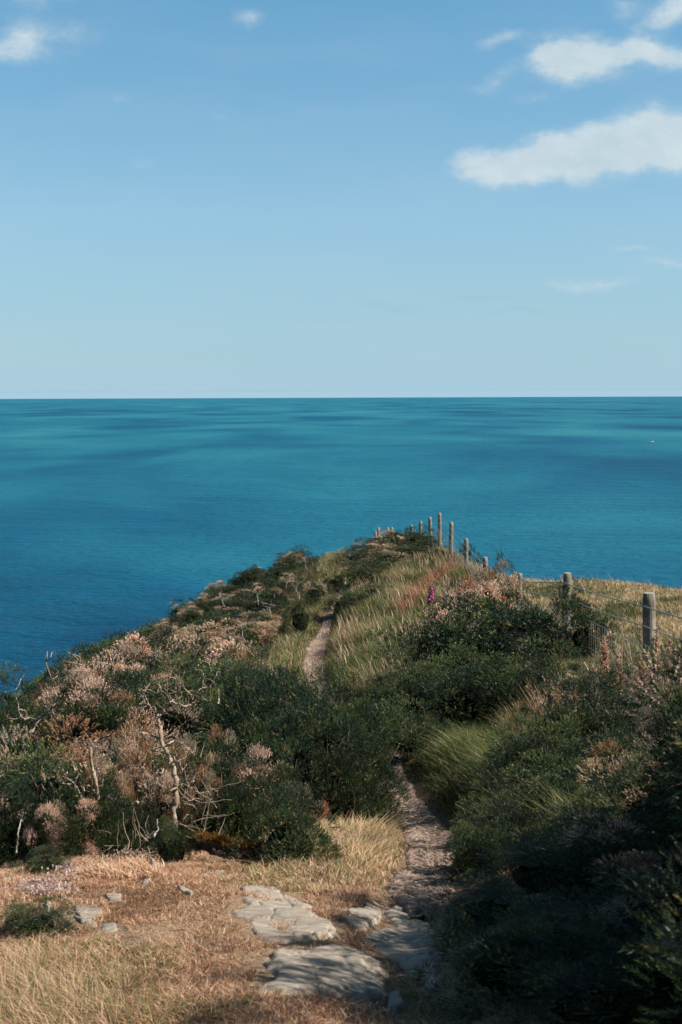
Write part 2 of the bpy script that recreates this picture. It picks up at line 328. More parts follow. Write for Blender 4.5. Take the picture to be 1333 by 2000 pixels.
def seamat():
    m, N = mat('sea_water'); tcn = N.n('ShaderNodeTexCoord'); v = tcn.outputs['Object']
    vs = N.vmul(v, (1, .42, 1))
    big = N.noise(vs, 1 / 520, 4, 0.5, 0.6); big2 = N.noise(N.vmul(v, (1, .25, 1)), 1 / 1700, 4, 0.5, 0.5); med = N.noise(vs, 1 / 130, 3, 0.5)
    sp = N.n('ShaderNodeSeparateXYZ'); N.put(sp.inputs[0], v)
    mixn = N.m('ADD', N.m('ADD', N.m('MULTIPLY', big, 0.55), N.m('MULTIPLY', big2, 0.38)), N.m('MULTIPLY', med, 0.07))
    # shoal: paler, greener water over the sand bank offshore, deep water near the cliff foot
    dist = N.m('POWER', N.m('ADD', N.m('POWER', sp.outputs[0], 2.0), N.m('POWER', sp.outputs[1], 2.0)), 0.5)
    shoal = N.rng(N.m('ADD', dist, N.m('MULTIPLY', N.m('SUBTRACT', big, 0.5), 900.0)), 430, 950, -0.09, 0.025, True)
    t = N.m('ADD', mixn, shoal)
    base = N.ramp(t, [(0.34, (.0, .048, .110)), (0.45, (.001, .092, .172)), (0.54, (.010, .148, .222)), (0.64, (.026, .205, .258))])
    p = N.n('ShaderNodeBsdfPrincipled'); N.put(p.inputs['Base Color'], base); p.inputs['IOR'].default_value = 1.33
    p.inputs['Roughness'].default_value = 0.42; p.inputs['Specular IOR Level'].default_value = 0.09
    w1 = N.noise(N.vmul(v, (.55, 1, 1)), 1 / 4.0, 4, 0.62, 0.3); w2 = N.noise(N.vmul(v, (.5, 1, 1)), 1 / 22, 3, 0.55); w3 = N.noise(N.vmul(v, (.45, 1, 1)), 1 / 90, 4, 0.6); w4 = N.noise(N.vmul(v, (.45, 1, 1)), 1 / 420, 5, 0.62)
    bp = N.n('ShaderNodeBump'); bp.inputs['Strength'].default_value = 0.8; bp.inputs['Distance'].default_value = 4.5
    N.put(bp.inputs['Height'], N.m('ADD', N.m('ADD', w1, N.m('MULTIPLY', w2, 1.6)), N.m('ADD', N.m('MULTIPLY', w3, 2.8), N.m('MULTIPLY', w4, 5.0)))); N.t.links.new(bp.outputs[0], p.inputs['Normal']); finish(N, p.outputs[0]); return m
M_sea = seamat()

# ------------------------------------------------------------------ sea and ground
R = 400000.0
th = np.linspace(0, 2 * np.pi, 97)[:-1]
V = [(0, 0, 0)]; rings = [300, 3000, 30000, R]
for r in rings: V += [(r * math.cos(t), r * math.sin(t), 0) for t in th]
F3 = [(0, 1 + i, 1 + (i + 1) % 96) for i in range(96)]
F4 = [(1 + k * 96 + i, 1 + (k + 1) * 96 + i, 1 + (k + 1) * 96 + (i + 1) % 96, 1 + k * 96 + (i + 1) % 96) for k in range(3) for i in range(96)]
tag(mesh('sea', np.array(V), [np.array(F3), np.array(F4)], M_sea), 'blue green sea reaching to the horizon', None, None, 'structure')

def grid_faces(nx, ny):
    i = np.arange(nx - 1); j = np.arange(ny - 1); I, J = np.meshgrid(i, j)
    a = (J * nx + I).ravel(); return np.c_[a, a + 1, a + 1 + nx, a + nx]
ty = np.r_[np.linspace(-6, 3, 20)[:-1], np.linspace(3, 16, 300)[:-1], np.linspace(16, 48, 300)[:-1], 48 + (np.linspace(0, 1, 140) ** 1.8) * 180]
s = np.linspace(-1, 1, 420); tx = 3.2 * s * 2 + 150 * np.sign(s) * np.abs(s) ** 7
X, Yg = np.meshgrid(tx, ty); Z = h(X, Yg)
d = X - xpath(Yg)
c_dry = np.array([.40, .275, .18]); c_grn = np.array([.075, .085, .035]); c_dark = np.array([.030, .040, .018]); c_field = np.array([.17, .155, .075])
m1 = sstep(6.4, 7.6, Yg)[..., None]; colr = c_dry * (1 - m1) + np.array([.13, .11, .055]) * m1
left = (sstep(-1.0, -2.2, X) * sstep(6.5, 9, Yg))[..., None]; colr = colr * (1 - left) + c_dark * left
fld = (sstep(3.0, 3.6, X) * sstep(9, 11, Yg))[..., None]; colr = colr * (1 - fld) + c_field * fld
ed = (np.exp(-(d / .3) ** 2))[..., None]; colr = colr * (1 - .6 * ed) + np.array([.26, .175, .12]) * .6 * ed
colr = colr * (0.75 + .5 * fbm(X * .9, Yg * .9, 4, 31))[..., None]
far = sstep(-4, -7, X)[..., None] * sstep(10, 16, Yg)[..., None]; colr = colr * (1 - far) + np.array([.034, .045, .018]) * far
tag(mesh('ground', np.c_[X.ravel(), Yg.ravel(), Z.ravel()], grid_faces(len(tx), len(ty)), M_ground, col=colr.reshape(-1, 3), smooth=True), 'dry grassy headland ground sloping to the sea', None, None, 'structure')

# trodden path: a sheet lying in the groove, its ragged edges running under the grass
py_ = np.r_[np.linspace(5.35, 16, 460)[:-1], np.linspace(16, 60, 620)]
u = np.linspace(-1, 1, 41)
hw = 0.165 + 0.04 * (fbm(py_ * 1.7, py_ * 0 + 3, 3, 4) - .5) * 2; hw = (hw + 0.02 * sstep(6.5, 5.5, py_)) * (.25 + .75 * sstep(5.3, 6.1, py_)) * (1 - .60 * sstep(26, 31, py_)) * (1 + .25 * np.exp(-((py_ - 23.5) / 2.5) ** 2))
hwL = hw * (1 + .35 * (fbm(py_ * 3.1, py_ * 0 + 9, 3, 6) - .5)); hwR = hw * (1 + .35 * (fbm(py_ * 3.3, py_ * 0 + 19, 3, 7) - .5))
PXg = xpath(py_)[:, None] + np.where(u[None] < 0, u[None] * hwL[:, None], u[None] * hwR[:, None]); PYg = np.repeat(py_[:, None], 41, 1)
PZ = h(PXg, PYg) + 0.022 - 0.07 * np.abs(u[None]) ** 6 + (fbm(PXg * 25, PYg * 25, 3, 44) - .5) * 0.022 + (vn(PXg * 60, PYg * 60, 4) > .8) * 0.006
tag(mesh('path', np.c_[PXg.ravel(), PYg.ravel(), PZ.ravel()], grid_faces(41, len(py_)), M_path, smooth=True), 'narrow trodden earth path winding down the ridge', None, None, 'structure')

# ------------------------------------------------------------------ rocks
def inside(px, py, poly):
    r = np.zeros(px.shape, bool); n = len(poly)
    for i in range(n):
        x1, y1 = poly[i]; x2, y2 = poly[(i + 1) % n]
        c = ((y1 > py) != (y2 > py)) & (px < (x2 - x1) * (py - y1) / (y2 - y1 + 1e-12) + x1); r ^= c
    return r
def polydist(px, py, poly):
    D = np.full(px.shape, 1e9); n = len(poly)
    for i in range(n):
        a = np.array(poly[i]); b = np.array(poly[(i + 1) % n]); ab = b - a
        t = np.clip(((px - a[0]) * ab[0] + (py - a[1]) * ab[1]) / (ab @ ab), 0, 1)
        D = np.minimum(D, np.hypot(px - a[0] - t * ab[0], py - a[1] - t * ab[1]))
    return D
ROCKS = []     # world outlines, kept free of grass
def rock(pix, label, height=0.05, seed=0, name='rock_slab', step=0.005, cat='rock', group=None):
    P = [hit(*p)[:2] for p in pix]; xs = [p[0] for p in P]; ys = [p[1] for p in P]
    gx = np.arange(min(xs) - .05, max(xs) + .05, step); gy = np.arange(min(ys) - .05, max(ys) + .05, step * 1.4)
    GX, GY = np.meshgrid(gx, gy)
    big_ = min(1.0, (max(xs) - min(xs)) / .35); wx = GX + (fbm(GX * 8, GY * 8, 4, seed) - .5) * .15 * big_; wy = GY + (fbm(GX * 8, GY * 8, 4, seed + 3) - .5) * .15 * big_
    D = polydist(wx, wy, P); IN = inside(wx, wy, P); SD = np.where(IN, D, -D)
    ew = .075 * max(.20, big_ ** 2); e = sstep(-ew * .4, ew, SD)
    q = GX * .42 + GY * .9
    stra = fbm(GX * 3 + 40, q * 22, 4, seed + 1); stepz = np.floor(fbm(GX * 2.2, q * 5, 3, seed + 5) * 7) / 7
    crack = np.exp(-((fbm(GX * 3 + 9, q * 6, 3, seed + 13) - .5) / .010) ** 2) + np.exp(-((fbm(GX * 5 + 3, GY * 3, 3, seed + 15) - .5) / .008) ** 2)
    Zr = h(GX, GY) - 0.05 + e * (0.05 + height) + e * ((stra - .5) * .008 + (stepz - .5) * .010 - .008 * crack + (fbm(GX * 30, q * 60, 3, seed + 19) - .5) * .004 + (fbm(GX * 2, GY * 2, 3, seed + 9) - .5) * .03)
    V = np.c_[GX.ravel(), GY.ravel(), Zr.ravel()]; F = grid_faces(len(gx), len(gy))
    keep = (SD.ravel() > -0.03 * max(.4, big_))[F].any(1); F = F[keep]
    us, inv = np.unique(F, return_inverse=True); V = V[us]; F = inv.reshape(-1, 4)
    ROCKS.append(P)
    c = V.mean(0); c[2] = V[:, 2].min()
    return tag(mesh(name, V - c, F, M_rock, smooth=True, loc=c), label, cat, group)
slabA = [(490, 1716), (530, 1718), (592, 1745), (612, 1772), (640, 1800), (680, 1808), (668, 1842), (600, 1850), (560, 1856), (500, 1854), (464, 1828), (448, 1798), (424, 1781), (443, 1753), (478, 1734)]
slabB = [(520, 1850), (575, 1857), (612, 1851), (672, 1842), (732, 1868), (756, 1898), (792, 1930), (772, 1958), (712, 1970), (640, 1960), (575, 1952), (486, 1944), (500, 1908), (482, 1880), (497, 1858)]
slabC = [(672, 1782), (720, 1768), (745, 1776), (752, 1800), (725, 1822), (690, 1818), (668, 1803)]
slabD = [(735, 1768), (800, 1765), (880, 1800), (890, 1900), (850, 1960), (800, 1935), (752, 1884), (700, 1836), (745, 1805)]
rock(slabA, 'broad pale grey rock slab, the upper one beside the foot of the green gorse', .017, 3)
rock(slabB, 'broad warm grey rock slab, the lower one reaching to the shadow edge', .015, 11)
rock(slabC, 'small grey slab in the grass above the lower rock', .02, 17)
rock(slabD, 'rock slab lying in deep shade across the path', .012, 23)
for k, (pl, lb) in enumerate([
    ([(145, 1776), (205, 1778), (206, 1790), (175, 1797), (150, 1788)], 'flat pale stone, top one of the broken trio at lower left'),
    ([(150, 1793), (185, 1798), (192, 1812), (160, 1812)], 'flat pale stone, middle one of the broken trio at lower left'),
    ([(190, 1812), (225, 1808), (233, 1818), (205, 1832)], 'flat pale stone, lowest one of the broken trio at lower left'),
    ([(268, 1715), (288, 1718), (292, 1735), (275, 1732)], 'small whitish stone in brown moss left of centre'),
    ([(343, 1731), (380, 1743), (375, 1751), (350, 1745)], 'thin grey stone half sunk in dry grass'),
    ([(206, 1755), (240, 1753), (243, 1762), (215, 1764)], 'narrow grey stone just above the broken trio'),
    ([(85, 1770), (103, 1772), (102, 1782), (88, 1782)], 'tiny pale stone beside the little green gorse tuft'),
    ([(422, 1702), (442, 1705), (440, 1716), (424, 1714)], 'small light stone left of the slab, near the log'),
    ([(472, 1702), (484, 1702), (484, 1715), (473, 1714)], 'tiny light stone just above the upper slab'),
    ([(480, 1674), (496, 1676), (494, 1687), (482, 1686)], 'small blue grey stone at the end of the mossy log'),
    ([(400, 1703), (414, 1703), (410, 1716), (398, 1714)], 'tiny grey stone in the litter below the log'),
    ([(650, 1728), (660, 1728), (660, 1745), (652, 1746)], 'small upright stone in grass at the shadow edge'),
    ([(0, 1668), (35, 1662), (70, 1640), (62, 1665), (25, 1690), (0, 1700)], 'grey lichened rock at the left edge below the bare stick'),
    ([(755, 1958), (790, 1950), (800, 1975), (770, 1990), (745, 1985)], 'grey stone at the very bottom beside the shade')]):
    cx_ = sum(p[0] for p in pl) / len(pl); cy_ = sum(p[1] for p in pl) / len(pl); pl = [(cx_ + (a - cx_) * 1.35, cy_ + (b - cy_) * 1.35) for a, b in pl] if k < 12 else pl
    rock(pl, lb, (.010 if k < 12 else .09) if k != 13 else .02, 40 + k, 'stone', 0.006, 'stone')

# ------------------------------------------------------------------ gorse
def shoots(P, D, L, r, n, nl, nw, colr, ang=0.9, tipl=0.0):
    """spiny shoots: n small needles in a spiral round each axis"""
    N = len(P); ax = unit(np.cross(D, unit(r.randn(N, 3)))); bx = np.cross(D, ax)
    i = np.arange(n); t = (.08 + .92 * (i + .5) / n)[None, :, None]; a = i * 2.399 + r.rand(N, 1) * 6.28
    perp = ax[:, None] * np.cos(a)[..., None] + bx[:, None] * np.sin(a)[..., None]
    tilt = (ang * (1 - .55 * t) * (0.8 + .4 * r.rand(N, n, 1)))
    nd = D[:, None] * np.cos(tilt) + perp * np.sin(tilt)
    base = P[:, None] + D[:, None] * (L[:, None, None] * t)
    side = unit(np.cross(nd, r.randn(N, n, 3))) * (nw * .5)
    ln = (nl * (0.7 + .6 * r.rand(N, n, 1)))
    V = np.stack([base - side, base + side, base + nd * ln], 2).reshape(-1, 3)
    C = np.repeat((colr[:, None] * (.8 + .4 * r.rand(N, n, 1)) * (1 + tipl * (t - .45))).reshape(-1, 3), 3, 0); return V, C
def dirs(r, n, zmin=-1):
    v = unit(r.randn(n * 3 + 20, 3)); v = v[v[:, 2] > zmin]; return v[:n]
G1 = np.array([.028, .052, .021]); G2 = np.array([.060, .088, .027]); G3 = np.array([.017, .038, .021]); B1 = np.array([.58, .385, .27]); B2 = np.array([.70, .50, .37]); B3 = np.array([.34, .185, .10]); B4 = np.array([.36, .28, .21])
def tubes(segs, sides=5):
    """segs: list of (points (k,3), radii (k,)) -> verts, quads"""
    VV = []; FF = []; o = 0
    for P, R_ in segs:
        P = np.asarray(P, float); R_ = np.asarray(R_, float); k = len(P); T = unit(np.gradient(P, axis=0))
        up = np.array([.3, .2, 1.0]) if abs(T[0][2]) < .9 else np.array([1., .2, .1]); A = unit(np.cross(T, up)); Bv = np.cross(T, A)
        a = np.arange(sides) * 2 * np.pi / sides
        V = P[:, None] + (A[:, None] * np.cos(a)[None, :, None] + Bv[:, None] * np.sin(a)[None, :, None]) * R_[:, None, None]
        VV.append(V.reshape(-1, 3)); VV.append(P[-1:]+T[-1:]*R_[-1])
        j = np.arange(k - 1)[:, None] * sides; s = np.arange(sides)[None]; s2 = (s + 1) % sides
        q = np.stack([j + s, j + s2, j + sides + s2, j + sides + s], -1).reshape(-1, 4) + o; FF.append(q)
        e = np.array([[(k - 1) * sides + i, (k - 1) * sides + (i + 1) % sides, k * sides, k * sides] for i in range(sides)]) + o
        FF.append(np.c_[e[:, :3]]); o += k * sides + 1
    return np.concatenate(VV), [np.concatenate([f for f in FF if f.shape[1] == 4]), np.concatenate([f for f in FF if f.shape[1] == 3])]
def wiggle(p0, p1, r, k=6, amp=.08):
    p0 = np.array(p0, float); p1 = np.array(p1, float); t = np.linspace(0, 1, k)[:, None]; L = np.linalg.norm(p1 - p0)
    o = np.cumsum(r.randn(k, 3), 0) * amp * L / math.sqrt(k); o -= o[0] + (o[-1] - o[0]) * t; return p0 + (p1 - p0) * t + o
def bush_parts(seed, dry=0.0, near=True, flowers=0.1, bare=0.2, clumps=70):
    """unit bush about 1 m across and 1 m high: {part name: (verts, faces, colours, material)}"""
    r = rs(seed); out = {}
    u = dirs(r, clumps, -.75); az_ = np.arctan2(u[:, 1], u[:, 0])
    lob = 1 + .24 * np.sin(az_ * 2 + seed) * (1 - np.abs(u[:, 2])) + .16 * np.sin(az_ * 5 + seed * 2.3) + .42 * (r.rand(len(u)) - .5)
    cen = np.c_[u[:, 0] * .44 * lob, u[:, 1] * .44 * lob, .40 + u[:, 2] * .46 * lob + .05 * (r.rand(len(u)) - .5)]
    cen[:, 2] = np.maximum(cen[:, 2], .09)
    inner = dirs(r, clumps // 2, -.2) * .27 + np.array([0, 0, .42]); uu = unit(np.r_[u, inner - np.array([0, 0, .3])]); cc = np.r_[cen, inner]
    nc = len(cc); rc = .080 + .115 * r.rand(nc) ** 1.2; rc[len(u):] = .12
    lum = .45 + .85 * r.rand(nc) ** 1.4; px_, py_2 = math.cos(seed * 1.7), math.sin(seed * 1.7)
    patch = .5 + .45 * np.sin(uu[:, 0] * 4.1 + seed) * np.cos(uu[:, 1] * 3.7 + seed * 2.0) + .15 * (uu[:, 2]) + .30 * (r.rand(nc) - .5)
    isdry = patch > np.quantile(patch[:len(u)], 1 - dry) if dry > 0 else np.zeros(nc, bool); isdry[len(u):] &= dry > .7
    ns = 68 if near else 34; nn_ = (19 if near else 9)
    for which, nm in ((False, 'foliage'), (True, 'dry_blossom')):
        idx = np.nonzero(isdry == which)[0]
        if not len(idx): continue
        m = ns if not which else int(ns * 1.6)
        ci = np.repeat(idx, m); N = len(ci); dd = unit(r.randn(N, 3) + uu[ci] * .9 + np.array([0, 0, .35]))
        P = cc[ci] + dd * (rc[ci] * (.45 + .55 * r.rand(N) ** .6))[:, None]
        D = unit(dd + np.array([0, 0, .45]) + r.randn(N, 3) * .25)
        if not which:
            L = .035 + .055 * r.rand(N); base = np.where((r.rand(nc) < .35)[:, None], G2, np.where((r.rand(nc) < .5)[:, None], G1, G3))[ci] * lum[ci][:, None] * (.75 + .5 * r.rand(N, 1))
            yel = r.rand(N) < .05; base[yel] = np.array([.20, .16, .045])
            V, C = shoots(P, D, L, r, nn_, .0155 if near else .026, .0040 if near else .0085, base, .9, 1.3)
            mt = M_leaf
        else:
            L = .028 + .042 * r.rand(N); pick = r.rand(nc); base = np.where((pick < .35)[:, None], B1, np.where((pick < .60)[:, None], B2, np.where((pick < .82)[:, None], B3, B4)))[ci] * (.65 + .6 * r.rand(N, 1))
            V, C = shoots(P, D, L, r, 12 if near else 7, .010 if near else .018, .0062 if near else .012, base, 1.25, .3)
            mt = M_dry
        out[nm] = (V, [np.arange(len(V)).reshape(-1, 3)], C, mt)
        if which is False and flowers > 0:
            k = r.choice(N, max(6, int(N * flowers * .028)), replace=False); k = k[D[k][:, 2] > .1]
            tip = P[k] + D[k] * (L[k] * .9)[:, None]; fl = np.array([.52, .42, .14]); K = len(k)
            if K:
                V2, C2 = shoots(tip, D[k], np.full(K, .012), r, 6, .012, .010 if near else .014, fl * (.7 + .5 * r.rand(K, 1)), 1.2)
                out['yellow_flowers'] = (V2, [np.arange(len(V2)).reshape(-1, 3)], C2, M_flower)
    # woody stems from the root to some clumps, and bare dead twigs poking out
    sg = []
    for j in r.choice(len(u), 14, replace=False):
        sg.append((wiggle((r.randn() * .03, r.randn() * .03, -.05), cen[j], r, 6, .12), np.linspace(.012, .004, 6)))
    V, F = tubes(sg, 5); out['stem'] = (V, F, None, M_barkdark)
    if bare > 0:
        sg = []
        for j in r.choice(len(u), int(10 + 40 * bare), replace=False):
            if u[j][2] < -.1: continue
            p0 = cen[j] * .8; p1 = cen[j] + unit(u[j] + r.randn(3) * .5 + np.array([0, 0, .5])) * (.06 + .12 * r.rand())
            w = wiggle(p0, p1, r, 6, .16); sg.append((w, np.linspace(.0045, .0013, 6)))
            for q in range(r.randint(1, 3)):
                a = w[r.randint(2, 5)]; sg.append((wiggle(a, a + unit(r.randn(3) + np.array([0, 0, .6])) * (.04 + .07 * r.rand()), r, 4, .15), np.linspace(.0028, .001, 4)))
        if sg: V, F = tubes(sg, 4); out['bare_twigs'] = (V, F, None, M_bark)
    # solid core for inner twigs, coloured near black to stand for inner shade
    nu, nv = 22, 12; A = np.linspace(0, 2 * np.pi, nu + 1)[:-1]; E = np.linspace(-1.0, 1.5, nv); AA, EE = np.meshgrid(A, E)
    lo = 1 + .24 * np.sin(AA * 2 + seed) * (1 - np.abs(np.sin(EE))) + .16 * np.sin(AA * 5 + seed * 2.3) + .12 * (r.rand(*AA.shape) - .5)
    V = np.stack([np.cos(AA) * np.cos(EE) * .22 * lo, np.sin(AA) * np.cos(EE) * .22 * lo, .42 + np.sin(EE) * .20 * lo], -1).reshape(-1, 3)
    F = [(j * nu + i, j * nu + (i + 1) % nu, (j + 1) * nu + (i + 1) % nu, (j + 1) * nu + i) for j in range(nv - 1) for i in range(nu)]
    out['dark_core'] = (V, [np.array(F)], None, M_core)
    return out
LIB = {}
def lib(key, **kw):
    ps = bush_parts(**kw); L = []
    for nm, (V, F, C, mt) in ps.items():
        o = mesh(nm, V, F, mt, col=C, link=False)
        if nm in ('yellow_flowers', 'bare_twigs'): o['kind'] = 'stuff'
        L.append(o)
    LIB[key] = L
KINDS = {'green': dict(dry=0.0, flowers=.25, bare=0), 'mixed': dict(dry=.27, flowers=.5, bare=.2), 'dry': dict(dry=.55, flowers=.5, bare=.4), 'brown': dict(dry=.88, flowers=0, bare=.5)}
for kd, kw in KINDS.items():
    for v in range(3 if kd != 'brown' else 2):
        lib((kd, True, v), seed=10 * v + len(kd), near=True, clumps=46, **kw)
        lib((kd, False, v), seed=10 * v + len(kd) + 100, near=False, clumps=36, **kw)
NAMES = {'green': 'gorse_bush', 'mixed': 'gorse_bush', 'dry': 'gorse_bush', 'brown': 'gorse_bush'}
BUSHES = []
_rb = rs(99)
def place_bush(x, y, wid, hgt, kind, label=None, group=None, near=None, rz=None, sink=.06):
    near = (y < 15) if near is None else near
    v = _rb.randint(0, 2 if kind == 'brown' else 3); z = float(h(np.array([x]), np.array([y]))[0]) - sink
    o = empty(NAMES[kind], (x, y, z), label, 'gorse bush', group, _rb.rand() * 6.28 if rz is None else rz, (wid, wid, hgt + sink))
    for src in LIB[(kind, near, v)]:
        c = src.copy(); COL.objects.link(c); c.parent = o
    BUSHES.append((o, kind, x, y, z, wid, hgt)); return o
def bpx(px, pytop, Y, wpx, kind, label, **kw):
    """a bush whose crown tops out at a photograph pixel, standing on the ground at depth Y"""
    p = at(px, pytop, Y); g = float(h(np.array([p[0]]), np.array([Y]))[0]); hh = max(.11, p[2] - g)
    return place_bush(p[0], Y, wpx * Y / FPX * 1.0, hh * .98, kind, label, sink=min(.06, .2 * hh), **kw)
# bushes that stand out singly
NB = [
 (635, 1322, 8.9, 290, 'green', 'big rounded dark green gorse with yellow flecks beside the path bend'),
 (560, 1330, 9.8, 230, 'green', 'dark green gorse crown just behind the big rounded one'),
 (525, 1450, 7.9, 190, 'mixed', 'green gorse with a tan blossom tuft left of the big rounded bush'),
 (668, 1425, 8.2, 190, 'green', 'leafy green gorse shoulder overhanging the path grass'),
 (700, 1378, 8.9, 150, 'green', 'right hand shoulder of gorse that hides the path bend'),
 (742, 1352, 13.4, 140, 'green', 'low shaded gorse pinching the hidden path from the right'),
 (800, 1372, 12.4, 170, 'green', 'shaded gorse above the start of the leaning grass'),
 (565, 1548, 6.35, 190, 'green', 'low dense green gorse at the head of the rock slab'),
 (470, 1490, 7.2, 150, 'green', 'green and orange tinged gorse between log and big rounded bush'),
 (215, 1545, 7.0, 110, 'green', 'small green gorse below the curved fallen limb'),
 (270, 1555, 7.1, 100, 'green', 'small green gorse directly left of the dead trunk foot'),
 (335, 1600, 6.45, 95, 'green', 'tiny green gorse in front of the dead trunk foot'),
 (165, 1570, 6.9, 110, 'mixed', 'olive gorse with tan tips beside the dry grass tussock'),
 (95, 1560, 7.0, 90, 'dry', 'narrow brown gorse above the grey rock at left'),
 (30, 1540, 7.4, 150, 'green', 'dark green gorse behind the bare grey stick'),
 (85, 1660, 6.25, 95, 'green', 'low green gorse at the edge of the pale flower patch'),
 (72, 1772, 4.78, 160, 'green', 'small isolated green gorse tuft on the dry turf at lower left'),
 (375, 1445, 8.2, 120, 'dry', 'brown dried gorse right behind the dead trunk'),
 (265, 1430, 8.4, 150, 'brown', 'brown dried gorse just left of the dead trunk'),
 (210, 1480, 7.9, 100, 'dry', 'brown gorse beside the short broken stump'),
 (330, 1500, 7.7, 130, 'dry', 'dried gorse around the waist of the dead trunk'),
 (430, 1440, 7.9, 100, 'mixed', 'half dried gorse right of the dead trunk'),
 (400, 1520, 7.3, 90, 'dry', 'dried tangle at the right foot of the dead trunk'),
 # right side, mid distance
 (985, 1150, 16.5, 330, 'green', 'large dark gorse in shade left of the second fence post'),
 (885, 1185, 15.5, 190, 'green', 'dark gorse below the foxglove'),
 (1060, 1160, 17.3, 200, 'green', 'dark green gorse up against the second nearest fence post'),
 (1140, 1165, 16.2, 120, 'green', 'dark gorse growing through the wire mesh right of a post'),
 (945, 1270, 13.2, 260, 'green', 'shaded gorse above the leaning bank grass'),
 (1060, 1260, 13.6, 200, 'green', 'shaded gorse in front of the second nearest post'),
 (830, 1290, 14.0, 190, 'green', 'dark gorse at the corner where the near path vanishes'),
 (760, 1325, 14.2, 120, 'green', 'low dark gorse at the hidden turn of the path'),
 (1110, 1135, 24.0, 70, 'mixed', 'small gorse on the field edge behind the fence'),
 (905, 1120, 21.5, 150, 'brown', 'pinkish brown dried gorse beside the foxglove'),
 (955, 1105, 23.5, 130, 'brown', 'pinkish brown dried gorse below the low fence post'),
 (925, 1155, 19.5, 150, 'dry', 'brown gorse with green tufts above the large shaded bush'),
 (985, 1098, 24.5, 60, 'green', 'yellow green gorse tuft beneath the fence wire'),
 (868, 1150, 20.0, 70, 'mixed', 'half green gorse right under the foxglove'),
 # right foreground
 (1150, 1335, 9.6, 330, 'green', 'broad sunlit topped gorse on the right bank'),
 (1060, 1400, 9.0, 220, 'green', 'spiky gorse joining the bank grass'),
 (1270, 1290, 10.2, 240, 'green', 'dark gorse below the nearest fence post'),
 (1335, 1335, 8.8, 200, 'mixed', 'gorse at the right edge under the nearest fence post'),
 (1215, 1440, 8.2, 300, 'green', 'wide dark gorse behind the brown tipped one'),
 (1080, 1490, 7.6, 260, 'green', 'gorse with upright shoots in the middle of the right bank'),
 (985, 1572, 6.6, 200, 'green', 'light tipped gorse nearest the sunny stretch of path'),
 (935, 1612, 6.2, 150, 'green', 'low gorse spilling onto the right path edge'),
 (1150, 1580, 6.4, 270, 'green', 'deeply shaded gorse below the upright shoots'),
 (1310, 1440, 6.4, 300, 'dry', 'gorse with brown tips at the right edge halfway down'),
 (1230, 1600, 5.2, 330, 'mixed', 'dark gorse with a few brown sprigs in the right shade'),
 (1080, 1650, 5.3, 330, 'green', 'black green gorse in shade right of the path'),
 (1290, 1690, 4.3, 380, 'mixed', 'nearest gorse with sunlit brown tips at bottom right'),
 (1100, 1800, 4.2, 380, 'green', 'blurred dark gorse at the bottom right of the shade'),
 (960, 1735, 4.9, 240, 'green', 'dark gorse edging the shaded slab'),
 (1000, 1800, 3.9, 300, 'green', 'dark gorse at the bottom edge below the shaded slab'),
 (1180, 1890, 3.5, 380, 'green', 'black shaded gorse at the bottom edge'),
 (1320, 1840, 3.5, 380, 'mixed', 'blurred gorse in the bottom right corner'),
 (1390, 1560, 5.0, 420, 'green', 'tall gorse cut by the right edge'),
 # far mound and skyline
 (700, 1098, 34.2, 95, 'green', 'dark gorse at the lower left end of the far mound'),
 (722, 1080, 35.5, 100, 'green', 'dark gorse forming the left shoulder of the far mound'),
 (752, 1068, 37.0, 105, 'mixed', 'brown flecked gorse on the face of the far mound'),
 (790, 1058, 38.5, 95, 'green', 'dark gorse in the middle of the far mound face'),
 (822, 1050, 40.0, 80, 'green', 'dark gorse on the far mound next to the fence line'),
 (698, 1075, 38.5, 80, 'green', 'dark gorse closing off the path at the far mound'),
 (722, 1058, 40.0, 90, 'mixed', 'tan tipped gorse on the left skyline of the far mound'),
 (740, 1043, 43, 100, 'mixed', 'brown tipped gorse on the upper far mound'),
 (780, 1034, 44.5, 95, 'green', 'dark gorse near the crest of the far mound'),
 (820, 1031, 44, 75, 'green', 'small dark gorse at the foot of the far fence posts'),
 (765, 1034, 50, 60, 'brown', 'tan gorse on the crest of the far mound'),
 (905, 1060, 46, 60, 'green', 'dark gorse behind the low fence posts on the skyline'),
 (668, 1158, 28.8, 75, 'green', 'dark rounded gorse right of the far path bend'),
 (698, 1150, 28.8, 95, 'green', 'dark gorse overhanging the far path from the right'),
 (730, 1136, 30.5, 85, 'green', 'dark green gorse inside the far bank grass'),
 (612, 1128, 31, 60, 'mixed', 'tan flecked gorse left of the far path above the pale grass'),
 (588, 1165, 27, 60, 'green', 'dark gorse left of the pale grass by the far path'),
 (652, 1118, 35.0, 50, 'green', 'small dark gorse left of the far path')]
for (px, pt, Y, w, kd, lb) in NB: bpx(px, pt, Y, w, kd, lb)
# unseen taller scrub, added just outside the frame on the right to shade the corner
for (x, y, w, hh, kd, lb) in [(1.25, 2.4, .9, .9, 'green', 'closest to the viewer'), (1.38, 2.9, 1.0, 1.0, 'green', 'second from the viewer'), (1.46, 3.4, 1.05, 1.04, 'green', 'level with the lowest stone'), (1.54, 3.85, 1.05, 1.06, 'mixed', 'level with the dark bottom edge'), (1.63, 4.3, 1.05, 1.00, 'green', 'level with the lower slab'), (1.72, 4.75, 1.05, 1.00, 'green', 'level with the upper slab'), (1.84, 5.2, 1.0, 1.04, 'mixed', 'level with the small slab in grass'), (1.96, 5.65, 1.0, .98, 'green', 'furthest up the path')]:
    place_bush(x, y, w, hh, kd, 'tall unseen gorse added for shade beyond right edge, ' + lb, 'unseen gorse added beyond the right edge')

